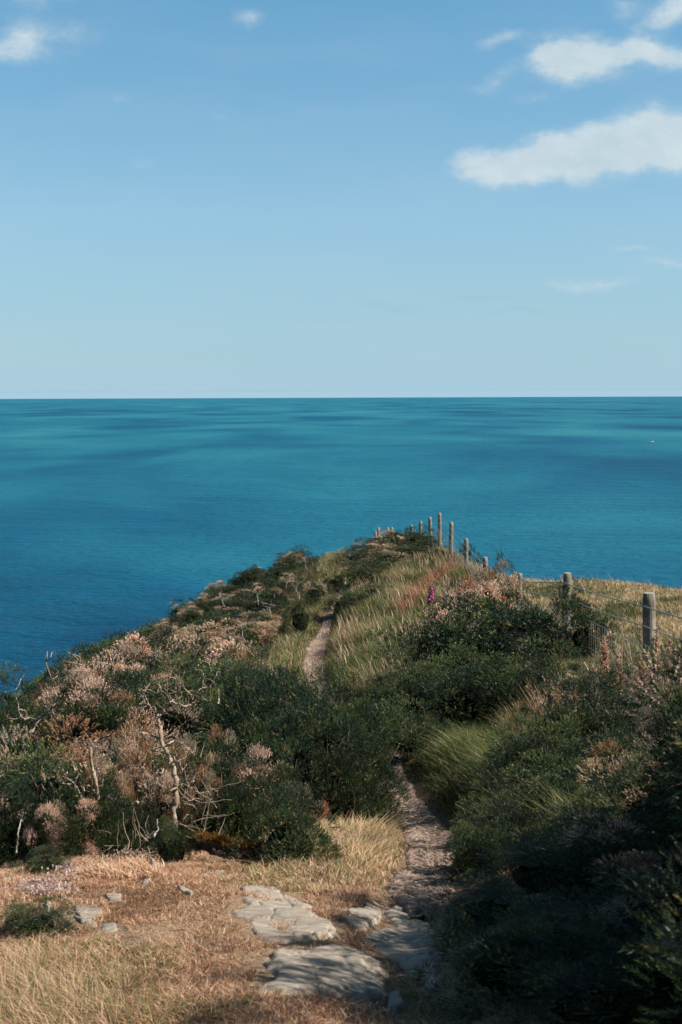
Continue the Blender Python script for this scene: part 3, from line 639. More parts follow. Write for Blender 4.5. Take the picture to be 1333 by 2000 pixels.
# the thicket that covers the left slope
def thicket():
    r = rs(7); pts = []
    y = 7.9
    while y < 44:
        stepy = .56 + .012 * y; x = -.285 * y - .4 if y < 17 else -5.2
        right = -.62 if y < 11.5 else (-.45 if y < 16 else (-.85 if y < 28 else -.55))
        while x < right + xpath(y) * (y > 14) - (0.0 if y < 11 else .15):
            pts.append((x + (r.rand() - .5) * .35, y + (r.rand() - .5) * .35)); x += .66 + .012 * y + .25 * r.rand()
        y += stepy + .12 * r.rand()
    for (x, y) in pts:
        if y < 9.6 and x > -1.42 and x < 0.2: continue       # the named bushes round the dead trunk stand here
        px, py = proj(np.array([[x, y, float(h(np.array([x]), np.array([y]))[0]) + .65]])); px = px[0]; py = py[0]
        t = .43 + (fbm(np.array([x * .9]), np.array([y * .5]), 3, 91)[0] - .5) * .5 + (r.rand() - .5) * .20
        for (bx_, by_, rx_, ry_, am_) in [(430, 1215, 95, 45, .28), (300, 1285, 48, 24, .26), (215, 1360, 48, 22, .22), (160, 1345, 22, 14, .15), (540, 1240, 25, 25, .12), (30, 1450, 42, 28, .16), (95, 1435, 30, 18, .16), (490, 1130, 55, 16, .18), (580, 1105, 30, 12, .12), (520, 1170, 30, 20, .12), (130, 1500, 25, 20, .12), (485, 1385, 20, 18, .10)]:
            t += am_ * math.exp(-((px - bx_) / rx_) ** 2 - ((py - by_) / ry_) ** 2)
        for (bx_, by_, rx_, ry_, am_) in [(345, 1360, 85, 48, .40), (60, 1385, 75, 30, .20), (560, 1310, 60, 50, .3), (250, 1330, 40, 20, .1)]:
            t -= am_ * math.exp(-((px - bx_) / rx_) ** 2 - ((py - by_) / ry_) ** 2)
        kd = 'green' if t < .475 else 'mixed' if t < .59 else 'dry' if t < .70 else 'brown'
        w = .70 + .50 * r.rand() + .006 * y; hh = .38 + .62 * r.rand() ** 1.3
        if y > 24: hh *= .80 - .25 * min(1, (y - 24) / 12)
        if y > 24: w *= .82
        if y > 34: w *= .85
        place_bush(x, y, w, hh, kd, None, 'gorse thicket on the left slope')
thicket()

# ------------------------------------------------------------------ labels for the thicket, from what each bush stands next to
LM = [('the forked dead trunk', 330, 1440), ('the left branch tangle', 65, 1390), ('the curved fallen limb', 240, 1570), ('the upper bare twig', 220, 1290), ('the far path bend', 600, 1260), ('the path neck', 640, 1180), ('the left skyline step', 465, 1110), ('the pale pointed stub', 427, 1350), ('the grassy saddle', 660, 1085), ('the dark lower slope', 200, 1270), ('the zigzag bare twig', 408, 1285), ('the far left mound', 560, 1090)]
WORD = {'green': 'dark green gorse bush', 'mixed': 'tan flecked green gorse bush', 'dry': 'mostly browned gorse bush', 'brown': 'wholly brown gorse bush'}
ORD = ['nearest', 'second nearest', 'third nearest', 'fourth nearest', 'fifth nearest', 'sixth nearest', 'seventh nearest', 'eighth nearest', 'ninth nearest', 'tenth nearest', 'eleventh nearest', 'twelfth nearest', 'thirteenth nearest', 'fourteenth nearest', 'fifteenth nearest', 'sixteenth nearest', 'seventeenth nearest', 'eighteenth nearest', 'nineteenth nearest', 'twentieth nearest']
buck = {}
for (o, kd, x, y, z, w, hh) in BUSHES:
    if 'label' in o.keys(): continue
    px, py = proj(np.array([x, y, z + .6 * hh])); best = min(LM, key=lambda l: math.hypot(px - l[1], py - l[2])); dx = px - best[1]; dy = py - best[2]
    side = ('right of' if dx > 0 else 'left of') if abs(dx) > abs(dy) else ('below' if dy > 0 else 'above')
    buck.setdefault((kd, best[0], side), []).append((math.hypot(dx, dy), o))
for (kd, lm, side), L in buck.items():
    for i, (_, o) in enumerate(sorted(L, key=lambda q: q[0])):
        o['label'] = f"{WORD[kd]}, {ORD[min(i, 19)]} {side} {lm}"

# ------------------------------------------------------------------ grass
GV = 0
def blades(name, pos, hgt, wid, lean, colr, label, cat, seed=1, kind='stuff', curl=0.5, group=None):
    """many single blades in one sheet of geometry: pos (n,3), lean (n,2) tip offset as a share of the height"""
    r = rs(seed); n = len(pos); a = r.rand(n) * np.pi; w = np.c_[np.cos(a), np.sin(a), np.zeros(n)] * (wid / 2)[:, None]
    L = np.c_[lean * hgt[:, None], np.zeros(n)]; up = np.c_[np.zeros(n), np.zeros(n), hgt]
    base = pos - np.array([0, 0, .01]); mid = pos + up * .58 + L * .32; tip = pos + up * (1 - .15 * curl) + L
    V = np.stack([base - w, base + w, mid - w * .8, mid + w * .8, tip], 1).reshape(-1, 3)
    i = np.arange(n)[:, None] * 5
    F4 = i + np.array([[0, 1, 3, 2]]); F3 = i + np.array([[2, 3, 4]])
    k = np.array([.75, .75, 1.0, 1.0, 1.12]); C = (colr[:, None, :] * k[None, :, None]).reshape(-1, 3)
    o = mesh(name, V, [F4, F3], M_grass, col=C); return tag(o, label, cat, group, kind)
_BX = np.array([(b[2], b[3], b[5]) for b in BUSHES])
def scatter(n, x0, x1, y0, y1, seed):
    r = rs(seed); x = x0 + (x1 - x0) * r.rand(n); y = y0 + (y1 - y0) * r.rand(n); ok = np.ones(n, bool)
    for bx_, by_, bw in _BX[(_BX[:, 0] > x0 - 1) & (_BX[:, 0] < x1 + 1) & (_BX[:, 1] > y0 - 1) & (_BX[:, 1] < y1 + 1)]:
        ok &= (x - bx_) ** 2 + ((y - by_)) ** 2 > (bw * .34) ** 2
    return x[ok], y[ok]
TAN = np.array([.64, .405, .265]); STRAW = np.array([.76, .56, .385]); GREEN = np.array([.10, .125, .035]); OLIVE = np.array([.22, .21, .07]); RED = np.array([.30, .085, .05]); RUST = np.array([.28, .13, .06])
def pal(r, n, cols, ws):
    ws = np.array(ws, float); k = r.choice(len(cols), n, p=ws / ws.sum()); return np.array(cols)[k] * (0.7 + .6 * r.rand(n))[:, None]
def rock_free(x, y, m=0.0):
    ok = np.ones(len(x), bool)
    for P in ROCKS:
        b = (x > min(p[0] for p in P) - .1) & (x < max(p[0] for p in P) + .1) & (y > min(p[1] for p in P) - .1) & (y < max(p[1] for p in P) + .1)
        idx = np.nonzero(b)[0]
        if len(idx):
            # tufts survive in cracks
            wx = x[idx] + (fbm(x[idx] * 9, y[idx] * 9, 3, 2) - .5) * .08
            ok[idx[inside(wx, y[idx], P) & (fbm(x[idx] * 9, y[idx] * 12, 3, 77) < .68)]] = False
    return ok
# A: short dry turf in the foreground
def zoneA():
    r = rs(11); x, y = scatter(420000, -2.3, 1.3, 2.9, 7.3, 12); d = x - xpath(y)
    dens = fbm(x * 5, y * 5, 4, 51); big = fbm(x * 1.6, y * 1.6, 3, 52)
    keep = (d < -.16 - .1 * dens + .35 * sstep(5.5, 4, y)) | ((d > .3) & (r.rand(len(x)) < .35))
    keep &= (np.abs(x) < .27 * y + .25) & (dens > .27 + .20 * r.rand(len(x)))
    x, y, dens, big = x[keep], y[keep], dens[keep], big[keep]; k = rock_free(x, y); x, y, dens, big = x[k], y[k], dens[k], big[k]; n = len(x)
    P = np.c_[x, y, h(x, y)]; px, py = proj(P)
    gr = sstep(.50, .60, fbm(x * 2.6, y * 2.6, 3, 61)) * sstep(1790, 1880, py) * .40 + .02
    # brown moss belt behind the rocks and green tussocks lower left
    moss = np.exp(-((px - 260) / 190) ** 2 - ((py - 1765) / 38) ** 2) * (dens > .45)
    tall = np.exp(-((px - 40) / 110) ** 2 - ((py - 1930) / 90) ** 2) + .5 * np.exp(-((px - 180) / 60) ** 2 - ((py - 1690) / 22) ** 2) + .7 * np.exp(-((px - 20) / 60) ** 2 - ((py - 1720) / 25) ** 2)
    C = pal(r, n, [TAN, STRAW, RUST * 1.5, np.array([.36, .20, .12])], [4, 2.2, 1.6, 3.5]); G = pal(r, n, [GREEN, OLIVE, OLIVE * 1.3], [2, 3, 1]); M = pal(r, n, [RUST, np.array([.14, .08, .03]), TAN * .8], [3, 2, 1])
    C = np.where((r.rand(n) < gr)[:, None], G, C); C = np.where((r.rand(n) < moss)[:, None], M, C)
    H = (.006 + .013 * r.rand(n) ** 1.5 + .010 * big) * (1 + 1.3 * tall) * (1 - .45 * np.clip(moss, 0, 1)) * (1 + .5 * gr)
    C = C * (.62 + .72 * fbm(x * 3.2, y * 3.2, 4, 88))[:, None]; ang = fbm(x * 6, y * 6, 2, 66) * 14 + r.randn(n) * 1.6; am = (.8 + 2.2 * r.rand(n)) * (1 - .6 * np.clip(tall, 0, 1))
    blades('dry_grass', P, H, .0016 + .0020 * r.rand(n), np.c_[np.cos(ang), np.sin(ang)] * am[:, None], C, 'short parched tan turf in the foreground around the rocks', 'grass', 3)
zoneA()
# B: longer grass between the green gorse and the path
def zoneB():
    r = rs(21); x, y = scatter(70000, -.55, .55, 5.6, 10.5, 22); d = x - xpath(y)
    keep = (d < -.13 - .08 * r.rand(len(x))) & (d > -.85) & (fbm(x * 6, y * 6, 3, 31) > .3 + .15 * r.rand(len(x)))
    x, y, d = x[keep], y[keep], d[keep]; n = len(x); P = np.c_[x, y, h(x, y)]
    C = pal(r, n, [TAN, STRAW, OLIVE, np.array([.28, .29, .10])], [5, 3, 2.5, 2.5])
    H = (.015 + .085 * r.rand(n) ** 1.4 + .05 * fbm(x * 4, y * 4, 2, 9)) * sstep(-.12, -.35, d) * sstep(5.4, 6.8, y) + .015
    C = C * (.65 + .65 * fbm(x * 4, y * 4, 3, 89))[:, None]; ang = fbm(x * 5, y * 5, 2, 19) * 12 + r.randn(n) * 1.4; am = .4 + 1.4 * r.rand(n)
    blades('verge_grass', P, H, .003 + .003 * r.rand(n), np.c_[np.cos(ang), np.sin(ang)] * am[:, None], C, 'yellow green tussocky grass between the green gorse and the path', 'grass', 4)
zoneB()
# C: rank green grass on the bank right of the path
def zoneC():
    r = rs(31); x, y = scatter(90000, .3, 3.2, 7.0, 17.5, 32); d = x - xpath(y)
    keep = (d > .16 + .1 * r.rand(len(x))) & (x < 2.9); x, y, d = x[keep], y[keep], d[keep]; n = len(x); P = np.c_[x, y, h(x, y)]
    C = pal(r, n, [GREEN * .8, OLIVE * .7, np.array([.13, .17, .05]), STRAW * .7], [5, 3, 3, .5])
    tus = sstep(.35, .65, fbm(x * 2.6, y * 2.0, 3, 15)); H = (.05 + .15 * r.rand(n) ** 1.3 + .14 * tus) * sstep(.12, .6, d) + .03; C *= (.55 + .6 * tus)[:, None]; ang = math.pi + r.randn(n) * 1.3 + .2; am = .4 + .9 * r.rand(n)
    blades('bank_grass', P, H, .004 + .004 * r.rand(n), np.c_[np.cos(ang), np.sin(ang)] * am[:, None], C, 'long green grass leaning over the bank right of the path', 'grass', 5)
zoneC()
# D: the far bank between path and fence, with seed heads and a red streak
def zoneD():
    r = rs(41); x, y = scatter(210000, -.6, 4.2, 15, 56, 42); d = x - xpath(y)
    keep = (d > .17 + .08 * r.rand(len(x)) - .09 * sstep(25, 31, y)) & (x < 3.7) & (y < 33.2 + (x - .2) * 2.7) & (r.rand(len(x)) < 1.15 - y / 90); x, y, d = x[keep], y[keep], d[keep]; n = len(x)
    P = np.c_[x, y, h(x, y)]; px, py = proj(P); t1 = fbm(x * .9, y * .35, 3, 71); t2 = fbm(x * 2.2, y * .8, 3, 72)
    C1 = pal(r, n, [GREEN * .65, OLIVE * .75, np.array([.12, .15, .045])], [5, 3, 3]); C2 = pal(r, n, [TAN * .55, STRAW * .5, OLIVE, RUST], [3, 2, 5, 1.2]); C3 = pal(r, n, [RED, RUST, TAN], [4, 3, 1])
    C = np.where((r.rand(n) < sstep(.50, .70, t1 * .5 + t2 * .5))[:, None], C2, C1)
    # the red streak runs from (905,1105) down to (800,1200) of the bank
    q = np.abs((px - 800) * .67 + (py - 1190) * .74); al = (px - 800) * .74 - (py - 1190) * .67
    red = np.exp(-(q / 13) ** 2) * (al > -25) * (al < 130); C = np.where((r.rand(n) < red * .9)[:, None], C3, C) * (.5 + .6 * sstep(.35, .65, fbm(x * 1.8, y * 1.1, 3, 16)))[:, None]
    tus = sstep(.35, .65, fbm(x * 1.8, y * 1.1, 3, 16)); H = ((.05 + .12 * r.rand(n) + .16 * tus) * sstep(.10, .45, d) + .03) * (1 - .4 * sstep(36, 44, y)); ang = math.pi * .9 + r.randn(n) * 1.1; am = .2 + .8 * r.rand(n)
    blades('hillside_grass', P, H, .006 + .006 * r.rand(n), np.c_[np.cos(ang), np.sin(ang)] * am[:, None], C, 'mixed green and straw grass on the far bank between path and fence', 'grass', 6)
    # seed heads
    k = r.choice(n, 4200, replace=False); k = k[(d[k] > .35) & (y[k] < 41)]; m = len(k); Q = P[k].copy(); Hh = .20 + .20 * r.rand(m)
    ang = math.pi * .9 + r.randn(m) * .8
    blades('seed_heads', Q, Hh, .009 + .006 * r.rand(m), np.c_[np.cos(ang), np.sin(ang)] * .3, pal(r, m, [STRAW * .75, STRAW * .9, TAN * .7], [3, 2, 2]), 'pale seed heads standing above the far bank grass', 'grass', 7)
zoneD()
# E: grass left of the path further down
def zoneE():
    r = rs(51); x, y = scatter(80000, -2.0, .6, 15, 52, 52); d = x - xpath(y)
    keep = (d < -.16 + .09 * sstep(25, 31, y)) & (d > -.50 - .35 * fbm(y * .4, y * 0, 2, 5)) ; x, y, d = x[keep], y[keep], d[keep]; n = len(x); P = np.c_[x, y, h(x, y)]
    C = pal(r, n, [OLIVE, np.array([.22, .24, .10]), STRAW * .7, TAN * .7, GREEN * 1.2], [3, 3, 1.4, 1.4, 3])
    H = (.05 + .15 * r.rand(n)) * sstep(-.10, -.35, d) + .02; ang = r.rand(n) * 6.28; am = .2 + .6 * r.rand(n)
    blades('pathside_grass', P, H, .007 + .007 * r.rand(n), np.c_[np.cos(ang), np.sin(ang)] * am[:, None], C, 'pale green grass on the left side of the far path', 'grass', 8)
zoneE()
# F: grazed field beyond the fence
def zoneF():
    r = rs(61); x, y = scatter(200000, 2.7, 11, 9, 42, 62)
    keep = (x < .27 * y + .6) & (x > 3.0 + .3 * r.rand(len(x))); x, y = x[keep], y[keep]; n = len(x); P = np.c_[x, y, h(x, y)]
    t = fbm(x * .8, y * .5, 4, 81) * .6 + fbm(x * 3, y * 2, 3, 82) * .4; near = sstep(22, 14, y)
    C1 = pal(r, n, [GREEN * .9, OLIVE * .8, np.array([.13, .155, .07])], [4, 3, 3]); C2 = pal(r, n, [STRAW * .9, TAN, OLIVE * 1.2], [3, 2, 3])
    C = np.where((r.rand(n) < sstep(.40, .56, t - .06 * near))[:, None], C2, C1)
    H = .03 + .07 * r.rand(n) + .14 * (r.rand(n) < .01) + .08 * near * r.rand(n); ang = r.rand(n) * 6.28; am = .3 + .8 * r.rand(n)
    blades('field_grass', P, H, .007 + .007 * r.rand(n), np.c_[np.cos(ang), np.sin(ang)] * am[:, None], C, 'rough grazed grass of the field beyond the fence', 'grass', 9)
zoneF()

# low scrub covering the lower slope and filling between bushes: nobody could count it
def scrub():
    r = rs(71); n = 30000; x = -3.0 - 12 * r.rand(n); y = 9 + 66 * r.rand(n); k = (x > -.27 * y - 1.5); x, y = x[k], y[k]
    k = r.rand(len(x)) < np.clip(.35 + 12 / y, 0, 1); x, y = x[k], y[k]; n = len(x)
    P = np.c_[x, y, h(x, y) - .02]; D = unit(np.c_[r.randn(n) * .4, r.randn(n) * .4, np.ones(n)]); pick = r.rand(n)
    C = np.where((pick < .90)[:, None], G2 * .95, np.where((pick < .97)[:, None], G2 * 1.5, B3 * .7)) * (.6 + .8 * fbm(x * .7, y * .7, 3, 4))[:, None]
    V, Cc = shoots(P, D, .10 + .25 * r.rand(n), r, 9, .07, .020, C, 1.1)
    tag(mesh('scrub', V, np.arange(len(V)).reshape(-1, 3), M_leaf, col=Cc), 'low dark scrub covering the lower slope above the sea', 'scrub', None, 'stuff')
    n = 17000; x = -3.9 + 3.5 * r.rand(n); y = 7 + 37 * r.rand(n); k = (x - xpath(y) < -.75) & (x > -.27 * y); x, y = x[k], y[k]; n = len(x)
    P = np.c_[x, y, h(x, y)]; D = unit(np.c_[r.randn(n) * .5, r.randn(n) * .5, np.ones(n)]); pick = r.rand(n)
    C = np.where((pick < .75)[:, None], G3, np.where((pick < .93)[:, None], G2 * .8, B3 * .7)) * (.6 + .5 * r.rand(n))[:, None]
    V, Cc = shoots(P, D, .06 + .10 * r.rand(n), r, 9, .035, .010, C, 1.1)
    tag(mesh('undergrowth', V, np.arange(len(V)).reshape(-1, 3), M_leaf, col=Cc), 'dark undergrowth between the gorse bushes of the left slope', 'undergrowth', None, 'stuff')
scrub()

# ------------------------------------------------------------------ dead wood
def smooth_line(P, k=4):
    P = np.asarray(P, float)
    if len(P) < 3: return P
    t = np.r_[0, np.cumsum(np.linalg.norm(np.diff(P, axis=0), axis=1))]; tt = np.linspace(0, t[-1], (len(P) - 1) * k + 1)
    Q = np.stack([np.interp(tt, t, P[:, i]) for i in range(3)], 1)
    for _ in range(1): Q[1:-1] = (Q[:-2] + 2 * Q[1:-1] + Q[2:]) / 4
    return Q
def limb(pix, Y, r0, r1, r, dj=.05, Y1=None):
    """a limb given by photo points at depth Y (to Y1), its radius tapering r0 -> r1 with knots"""
    Y1 = Y if Y1 is None else Y1; n = len(pix)
    P = [at(px, py, Y + (Y1 - Y) * i / max(1, n - 1) + (r.randn() * dj if 0 < i else 0)) for i, (px, py) in enumerate(pix)]
    Q = smooth_line(P, 5); k = len(Q); R_ = np.linspace(r0, r1, k) * (.78 if r0 < .012 else .92) * (1 + .30 * (r.rand(k) - .5)); Q[1:-1] += r.randn(k - 2, 3) * r0 * .22; return (Q, R_)
def deadwood(name, label, cat, limbs, mt=M_bark, group=None, seed=1, sides=7, twigs=0, part='branch', first='trunk'):
    r = rs(seed); S = []
    for L in limbs: S.append(limb(*L[:4], r, *(L[4:] if len(L) > 4 else ())))
    base = S[0][0][0]
    root = empty(name, tuple(base), label, cat, group)
    for i, (Q, R_) in enumerate(S):
        segs = [(Q - base, R_)]
        if i and twigs:
            for _ in range(twigs):
                a = Q[r.randint(len(Q) // 3, len(Q))] - base; b = a + unit(r.randn(3) + np.array([0, 0, .7])) * (.03 + .06 * r.rand()); segs.append((wiggle(a, b, r, 5, .2), np.linspace(R_[-1] * .8, .0008, 5)))
        V, F = tubes(segs, sides); V = V + r.randn(*V.shape) * .0006
        mesh(first if i == 0 else part, V, F, mt, parent=root, smooth=True)
    return root
T = 7.15
deadwood('dead_tree', 'tall forked dead gorse trunk with bleached bare branches on the left slope', 'dead tree', [
 ([(341, 1640), (340, 1595), (342, 1570), (344, 1530), (339, 1494), (330, 1476), (321, 1458), (314, 1440), (313, 1415), (310, 1406), (305, 1392)], T, .0185, .010, .01),
 ([(305, 1392), (303, 1383), (292, 1376.5), (282, 1375), (272, 1376)], T, .0075, .003),
 ([(284, 1375), (278, 1361), (283, 1352), (285, 1341)], T, .004, .002),
 ([(310, 1404), (317, 1386), (328, 1374), (342, 1365), (344, 1347), (344, 1334)], T, .009, .002),
 ([(328, 1372), (321, 1363), (315, 1354), (314, 1341), (306, 1334)], T, .0045, .002),
 ([(333, 1370), (326, 1354), (327, 1345), (328, 1336)], T, .004, .0015), ([(342, 1362), (352, 1352), (362, 1350)], T, .003, .0015), ([(318, 1386), (316, 1396), (326, 1390), (334, 1384)], T, .004, .0015),
 ([(333, 1368), (347, 1375), (360, 1380), (375, 1377), (377, 1359), (364, 1347), (353, 1336), (345, 1322)], T, .0065, .002),
 ([(376, 1368), (378, 1358), (386, 1350), (396, 1342), (397, 1330), (397, 1318)], T, .005, .002), ([(395, 1343), (407, 1343), (417, 1332)], T, .004, .0015), ([(354, 1338), (357, 1325), (361, 1310)], T, .003, .0012),
 ([(322, 1460), (330, 1452), (341, 1446), (353, 1451), (368, 1464), (381, 1474)], T, .007, .0035),
 ([(313, 1444), (305, 1440), (297, 1437), (288, 1433), (269, 1429)], T, .009, .003),
 ([(330, 1493), (336, 1486), (346, 1486), (353, 1493), (356, 1508)], T - .05, .006, .004),
 ([(334, 1492), (321, 1500), (317, 1509), (305, 1515), (303, 1525)], T - .05, .007, .003),
 ([(333, 1545), (350, 1534), (365, 1530), (380, 1525)], T - .06, .006, .003),
 ([(341, 1560), (335, 1552), (328, 1550)], T - .05, .004, .002)], seed=4, twigs=7)
deadwood('dead_branch', 'bleached twisted branch tangle at the left edge', 'dead branch', [
 ([(60, 1432), (71, 1409), (90, 1394), (101, 1382), (112, 1369), (119, 1360)], 9.6, .016, .005), ([(98, 1385), (106, 1394), (120, 1401)], 9.6, .006, .002),
 ([(72, 1407), (58, 1402), (49, 1405), (39, 1397), (36, 1375), (28, 1351), (37, 1339), (42, 1325)], 9.6, .009, .002), ([(42, 1402), (27, 1405), (17, 1403), (14, 1396)], 9.6, .006, .002), ([(38, 1385), (50, 1388), (54, 1396), (48, 1403)], 9.6, .004, .002), ([(90, 1394), (94, 1380), (104, 1376)], 9.6, .004, .0015)], seed=8, twigs=3, first='limb')
deadwood('dead_branch', 'thin bare twig rising from the upper left slope', 'dead branch', [([(222, 1325), (223, 1311), (221, 1285), (216, 1268)], 13.6, .008, .003), ([(223, 1305), (230, 1298)], 13.6, .004, .002), ([(222, 1287), (228, 1277)], 13.6, .004, .002)], seed=9, twigs=2, first='limb')
deadwood('dead_branch', 'zigzag bare twig above the forked dead trunk', 'dead branch', [([(413, 1312), (409, 1296), (403, 1280), (412, 1271), (408, 1262)], 13.3, .007, .003), ([(409, 1296), (402, 1292)], 13.3, .004, .002)], seed=10, twigs=2, first='limb')
deadwood('dead_branch', 'short pale stick left of the dead trunk', 'dead branch', [([(184, 1448), (200, 1440), (212, 1437), (226, 1428), (237, 1418)], 8.45, .010, .004), ([(212, 1437), (206, 1446)], 8.45, .004, .002)], seed=12, first='limb')
deadwood('broken_stem', 'short broken upright stump on the left slope', 'dead branch', [([(191, 1560), (189, 1529), (180, 1499), (177, 1475), (176, 1461)], 7.75, .012, .009)], seed=13, first='stem')
deadwood('dead_branch', 'forked pale branch left of the curved fallen limb', 'dead branch', [([(168, 1580), (161, 1559), (154, 1544), (146, 1529), (127, 1517)], 7.35, .009, .003), ([(146, 1530), (149, 1522), (153, 1515)], 7.35, .004, .002), ([(158, 1553), (164, 1546), (174, 1546)], 7.35, .005, .003), ([(166, 1546), (163, 1535), (165, 1524)], 7.35, .004, .002)], seed=14, twigs=1, first='limb')
deadwood('fallen_limb', 'thick curved fallen limb below the short stump', 'dead branch', [([(206, 1541), (214, 1556), (225, 1566), (244, 1574), (258, 1570), (269, 1567)], 7.2, .014, .012), ([(214, 1553), (220, 1540), (218, 1528)], 7.2, .006, .003), ([(220, 1543), (230, 1555), (241, 1558)], 7.2, .005, .003), ([(200, 1532), (201, 1520), (199, 1511)], 7.2, .006, .004)], seed=15, twigs=1, first='limb')
deadwood('dead_branch', 'bare grey stick standing at the left edge', 'dead branch', [([(32, 1665), (34, 1647), (35, 1632), (39, 1615), (41, 1600), (45, 1587)], 6.45, .006, .003), ([(41, 1600), (45, 1605)], 6.45, .003, .001)], M_barkgrey, seed=16, first='limb')
deadwood('dead_branch', 'small antler shaped dead root below the dead trunk', 'dead branch', [([(300, 1655), (299, 1640), (301, 1632), (309, 1622), (307, 1600)], 6.45, .008, .004), ([(300, 1634), (290, 1631), (279, 1634)], 6.45, .006, .003), ([(300, 1633), (296, 1640), (288, 1642)], 6.45, .005, .002)], M_barkgrey, seed=17, twigs=2, first='limb')
deadwood('dead_root', 'pale splintered root stub at the edge of the turf', 'dead branch', [([(304, 1702), (300, 1690), (297, 1678)], 6.05, .012, .006), ([(309, 1699), (304, 1685)], 6.05, .008, .003), ([(297, 1703), (293, 1688)], 6.05, .006, .003)], M_barkgrey, seed=18, first='limb')
deadwood('broken_stem', 'pointed pale stub rising right of the dead trunk', 'dead branch', [([(426, 1375), (426, 1366), (427, 1356), (427, 1346)], 9.6, .013, .003)], seed=19, first='stem')
deadwood('dead_branch', 'thin straight dead stem leaning between the dried bushes', 'dead branch', [([(391, 1480), (400, 1450), (409, 1425)], 8.0, .0025, .0012)], seed=20, first='stem')
deadwood('dead_branch', 'pair of bare stems on the slope above the dead trunk', 'dead branch', [([(186, 1340), (182, 1320), (180, 1308)], 11.2, .006, .003), ([(192, 1342), (189, 1325)], 11.2, .004, .003)], seed=22, first='limb')
# more bleached stems half hidden in the thicket
_r = rs(300)
for (px, py, Y, lb) in [(112, 1312, 12.0, 'crooked bare stem near the lower left skyline'), (135, 1295, 12.5, 'fine bare twig on the lower left skyline'), (480, 1225, 21, 'grey bare stem among brown gorse left of the far path'), (505, 1160, 27, 'grey bare stems below the left skyline'), (560, 1130, 31, 'pale dead stem on the far left mound'), (585, 1150, 29, 'second pale dead stem lower on the far left mound'), (600, 1095, 37, 'thin dead twigs on top of the far left mound'), (530, 1180, 25, 'silvery dead stems facing the far path'), (440, 1165, 29, 'dead twig on the left skyline'), (640, 1105, 36, 'small dead twig near the saddle')]:
    L = []; s_ = 8.0 / Y
    x0, y0 = px, py + 34 * s_ * 1.6; pts = [(x0, y0 + 20 * s_)]
    for k in range(4): pts.append((pts[-1][0] + _r.randn() * 8 * s_, pts[-1][1] - 26 * s_))
    L.append((pts, Y, .009, .004))
    for q in range(3): a = pts[_r.randint(2, 5)]; L.append(([a, (a[0] + _r.randn() * 22 * s_, a[1] - 14 * s_), (a[0] + _r.randn() * 32 * s_, a[1] - 30 * s_)], Y, .006, .003))
    deadwood('dead_branch', lb, 'dead branch', L, M_barkgrey if Y > 20 else M_bark, seed=int(px), twigs=1, first='limb')
# fallen mossy log under the green gorse
def log():
    r = rs(44); root = empty('mossy_log', tuple(hit(440, 1672)), 'splintered fallen log with orange moss under the green gorse', 'log')
    b = np.array(root.location)
    for (a, c, r0, r1) in [((385, 1642), (492, 1666), .035, .028), ((405, 1655), (470, 1672), .022, .012), ((430, 1662), (488, 1678), .018, .010), ((410, 1664), (450, 1676), .010, .005), ((446, 1660), (480, 1682), .009, .004), ((400, 1648), (440, 1668), .012, .006)]:
        p0 = at(*a, 6.5); p1 = at(*c, 6.3); w = wiggle(p0, p1, r, 12, .05) - b; V, F = tubes([(w, np.linspace(r0, r1, 12) * (1 + .3 * (r.rand(12) - .5)))], 9); mesh('wood', V + r.randn(*V.shape) * .0025, F, M_bark if r0 < .03 else M_barkdark, parent=root)
    n = 1100; t = r.rand(n)[:, None]; P = at(388, 1636, 6.5) * (1 - t) + at(492, 1655, 6.3) * t + r.randn(n, 3) * np.array([.02, .02, .010]); D = unit(r.randn(n, 3) * .5 + np.array([0, 0, 1.0]))
    V, C = shoots(P - b, D, np.full(n, .012), r, 6, .010, .004, np.array([.20, .10, .025]) * (.6 + .7 * r.rand(n, 1))); mesh('moss', V, np.arange(len(V)).reshape(-1, 3), M_dry, parent=root, col=C)
log()
# dry brushwood round the foot of the dead tree
def brush(px0, px1, py0, py1, Y, n, label, seed):
    r = rs(seed); b = hit((px0 + px1) / 2, py1); root = None; segs = []
    for _ in range(n):
        p = at(px0 + (px1 - px0) * r.rand(), py0 + (py1 - py0) * r.rand(), Y + r.randn() * .15); q = p + unit(r.randn(3) * np.array([1, .6, .9]) + np.array([0, 0, .3])) * (.06 + .12 * r.rand()); segs.append((wiggle(p, q, r, 5, .12) - b, np.linspace(.0018, .0007, 5)))
    V, F = tubes(segs, 4); o = mesh('brushwood', V, F, M_bark, loc=tuple(b)); tag(o, label, 'brushwood', None, 'stuff')
brush(345, 430, 1540, 1650, 6.9, 45, 'tangle of thin tan sticks at the foot of the dead trunk', 5)
brush(200, 300, 1620, 1690, 6.3, 25, 'thin dead sticks under the small green gorses', 6)

# ------------------------------------------------------------------ pale stonecrop flowers on the turf
def stonecrop():
    r = rs(55); pts = []
    for (cx, cy, sx_, sy_, n) in [(85, 1745, 50, 14, 900), (140, 1712, 45, 10, 420), (250, 1672, 22, 9, 260), (285, 1665, 22, 12, 220), (230, 1690, 70, 14, 120)]:
        for _ in range(n // 2): pts.append((cx + r.randn() * sx_ * .6, cy + r.randn() * sy_ * .6))
    P = []
    for p in pts:
        q = hit(*p, lo=4, hi=9); q[2] += .015 + .03 * r.rand(); P.append(q)
    P = np.array(P); n = len(P); D = unit(r.randn(n, 3) * .3 + np.array([0, 0, 1.0])); pick = r.rand(n)
    C = np.where((pick < .6)[:, None], np.array([.80, .68, .62]), np.array([.50, .32, .27])) * (.75 + .4 * r.rand(n, 1))
    V, Cc = shoots(P, D, np.full(n, .006), r, 9, .007, .006, C, 1.3)
    tag(mesh('stonecrop', V, np.arange(len(V)).reshape(-1, 3), M_flower, col=Cc), 'carpet of tiny pinkish white flowers at the lower left', 'flowers', None, 'stuff')
stonecrop()

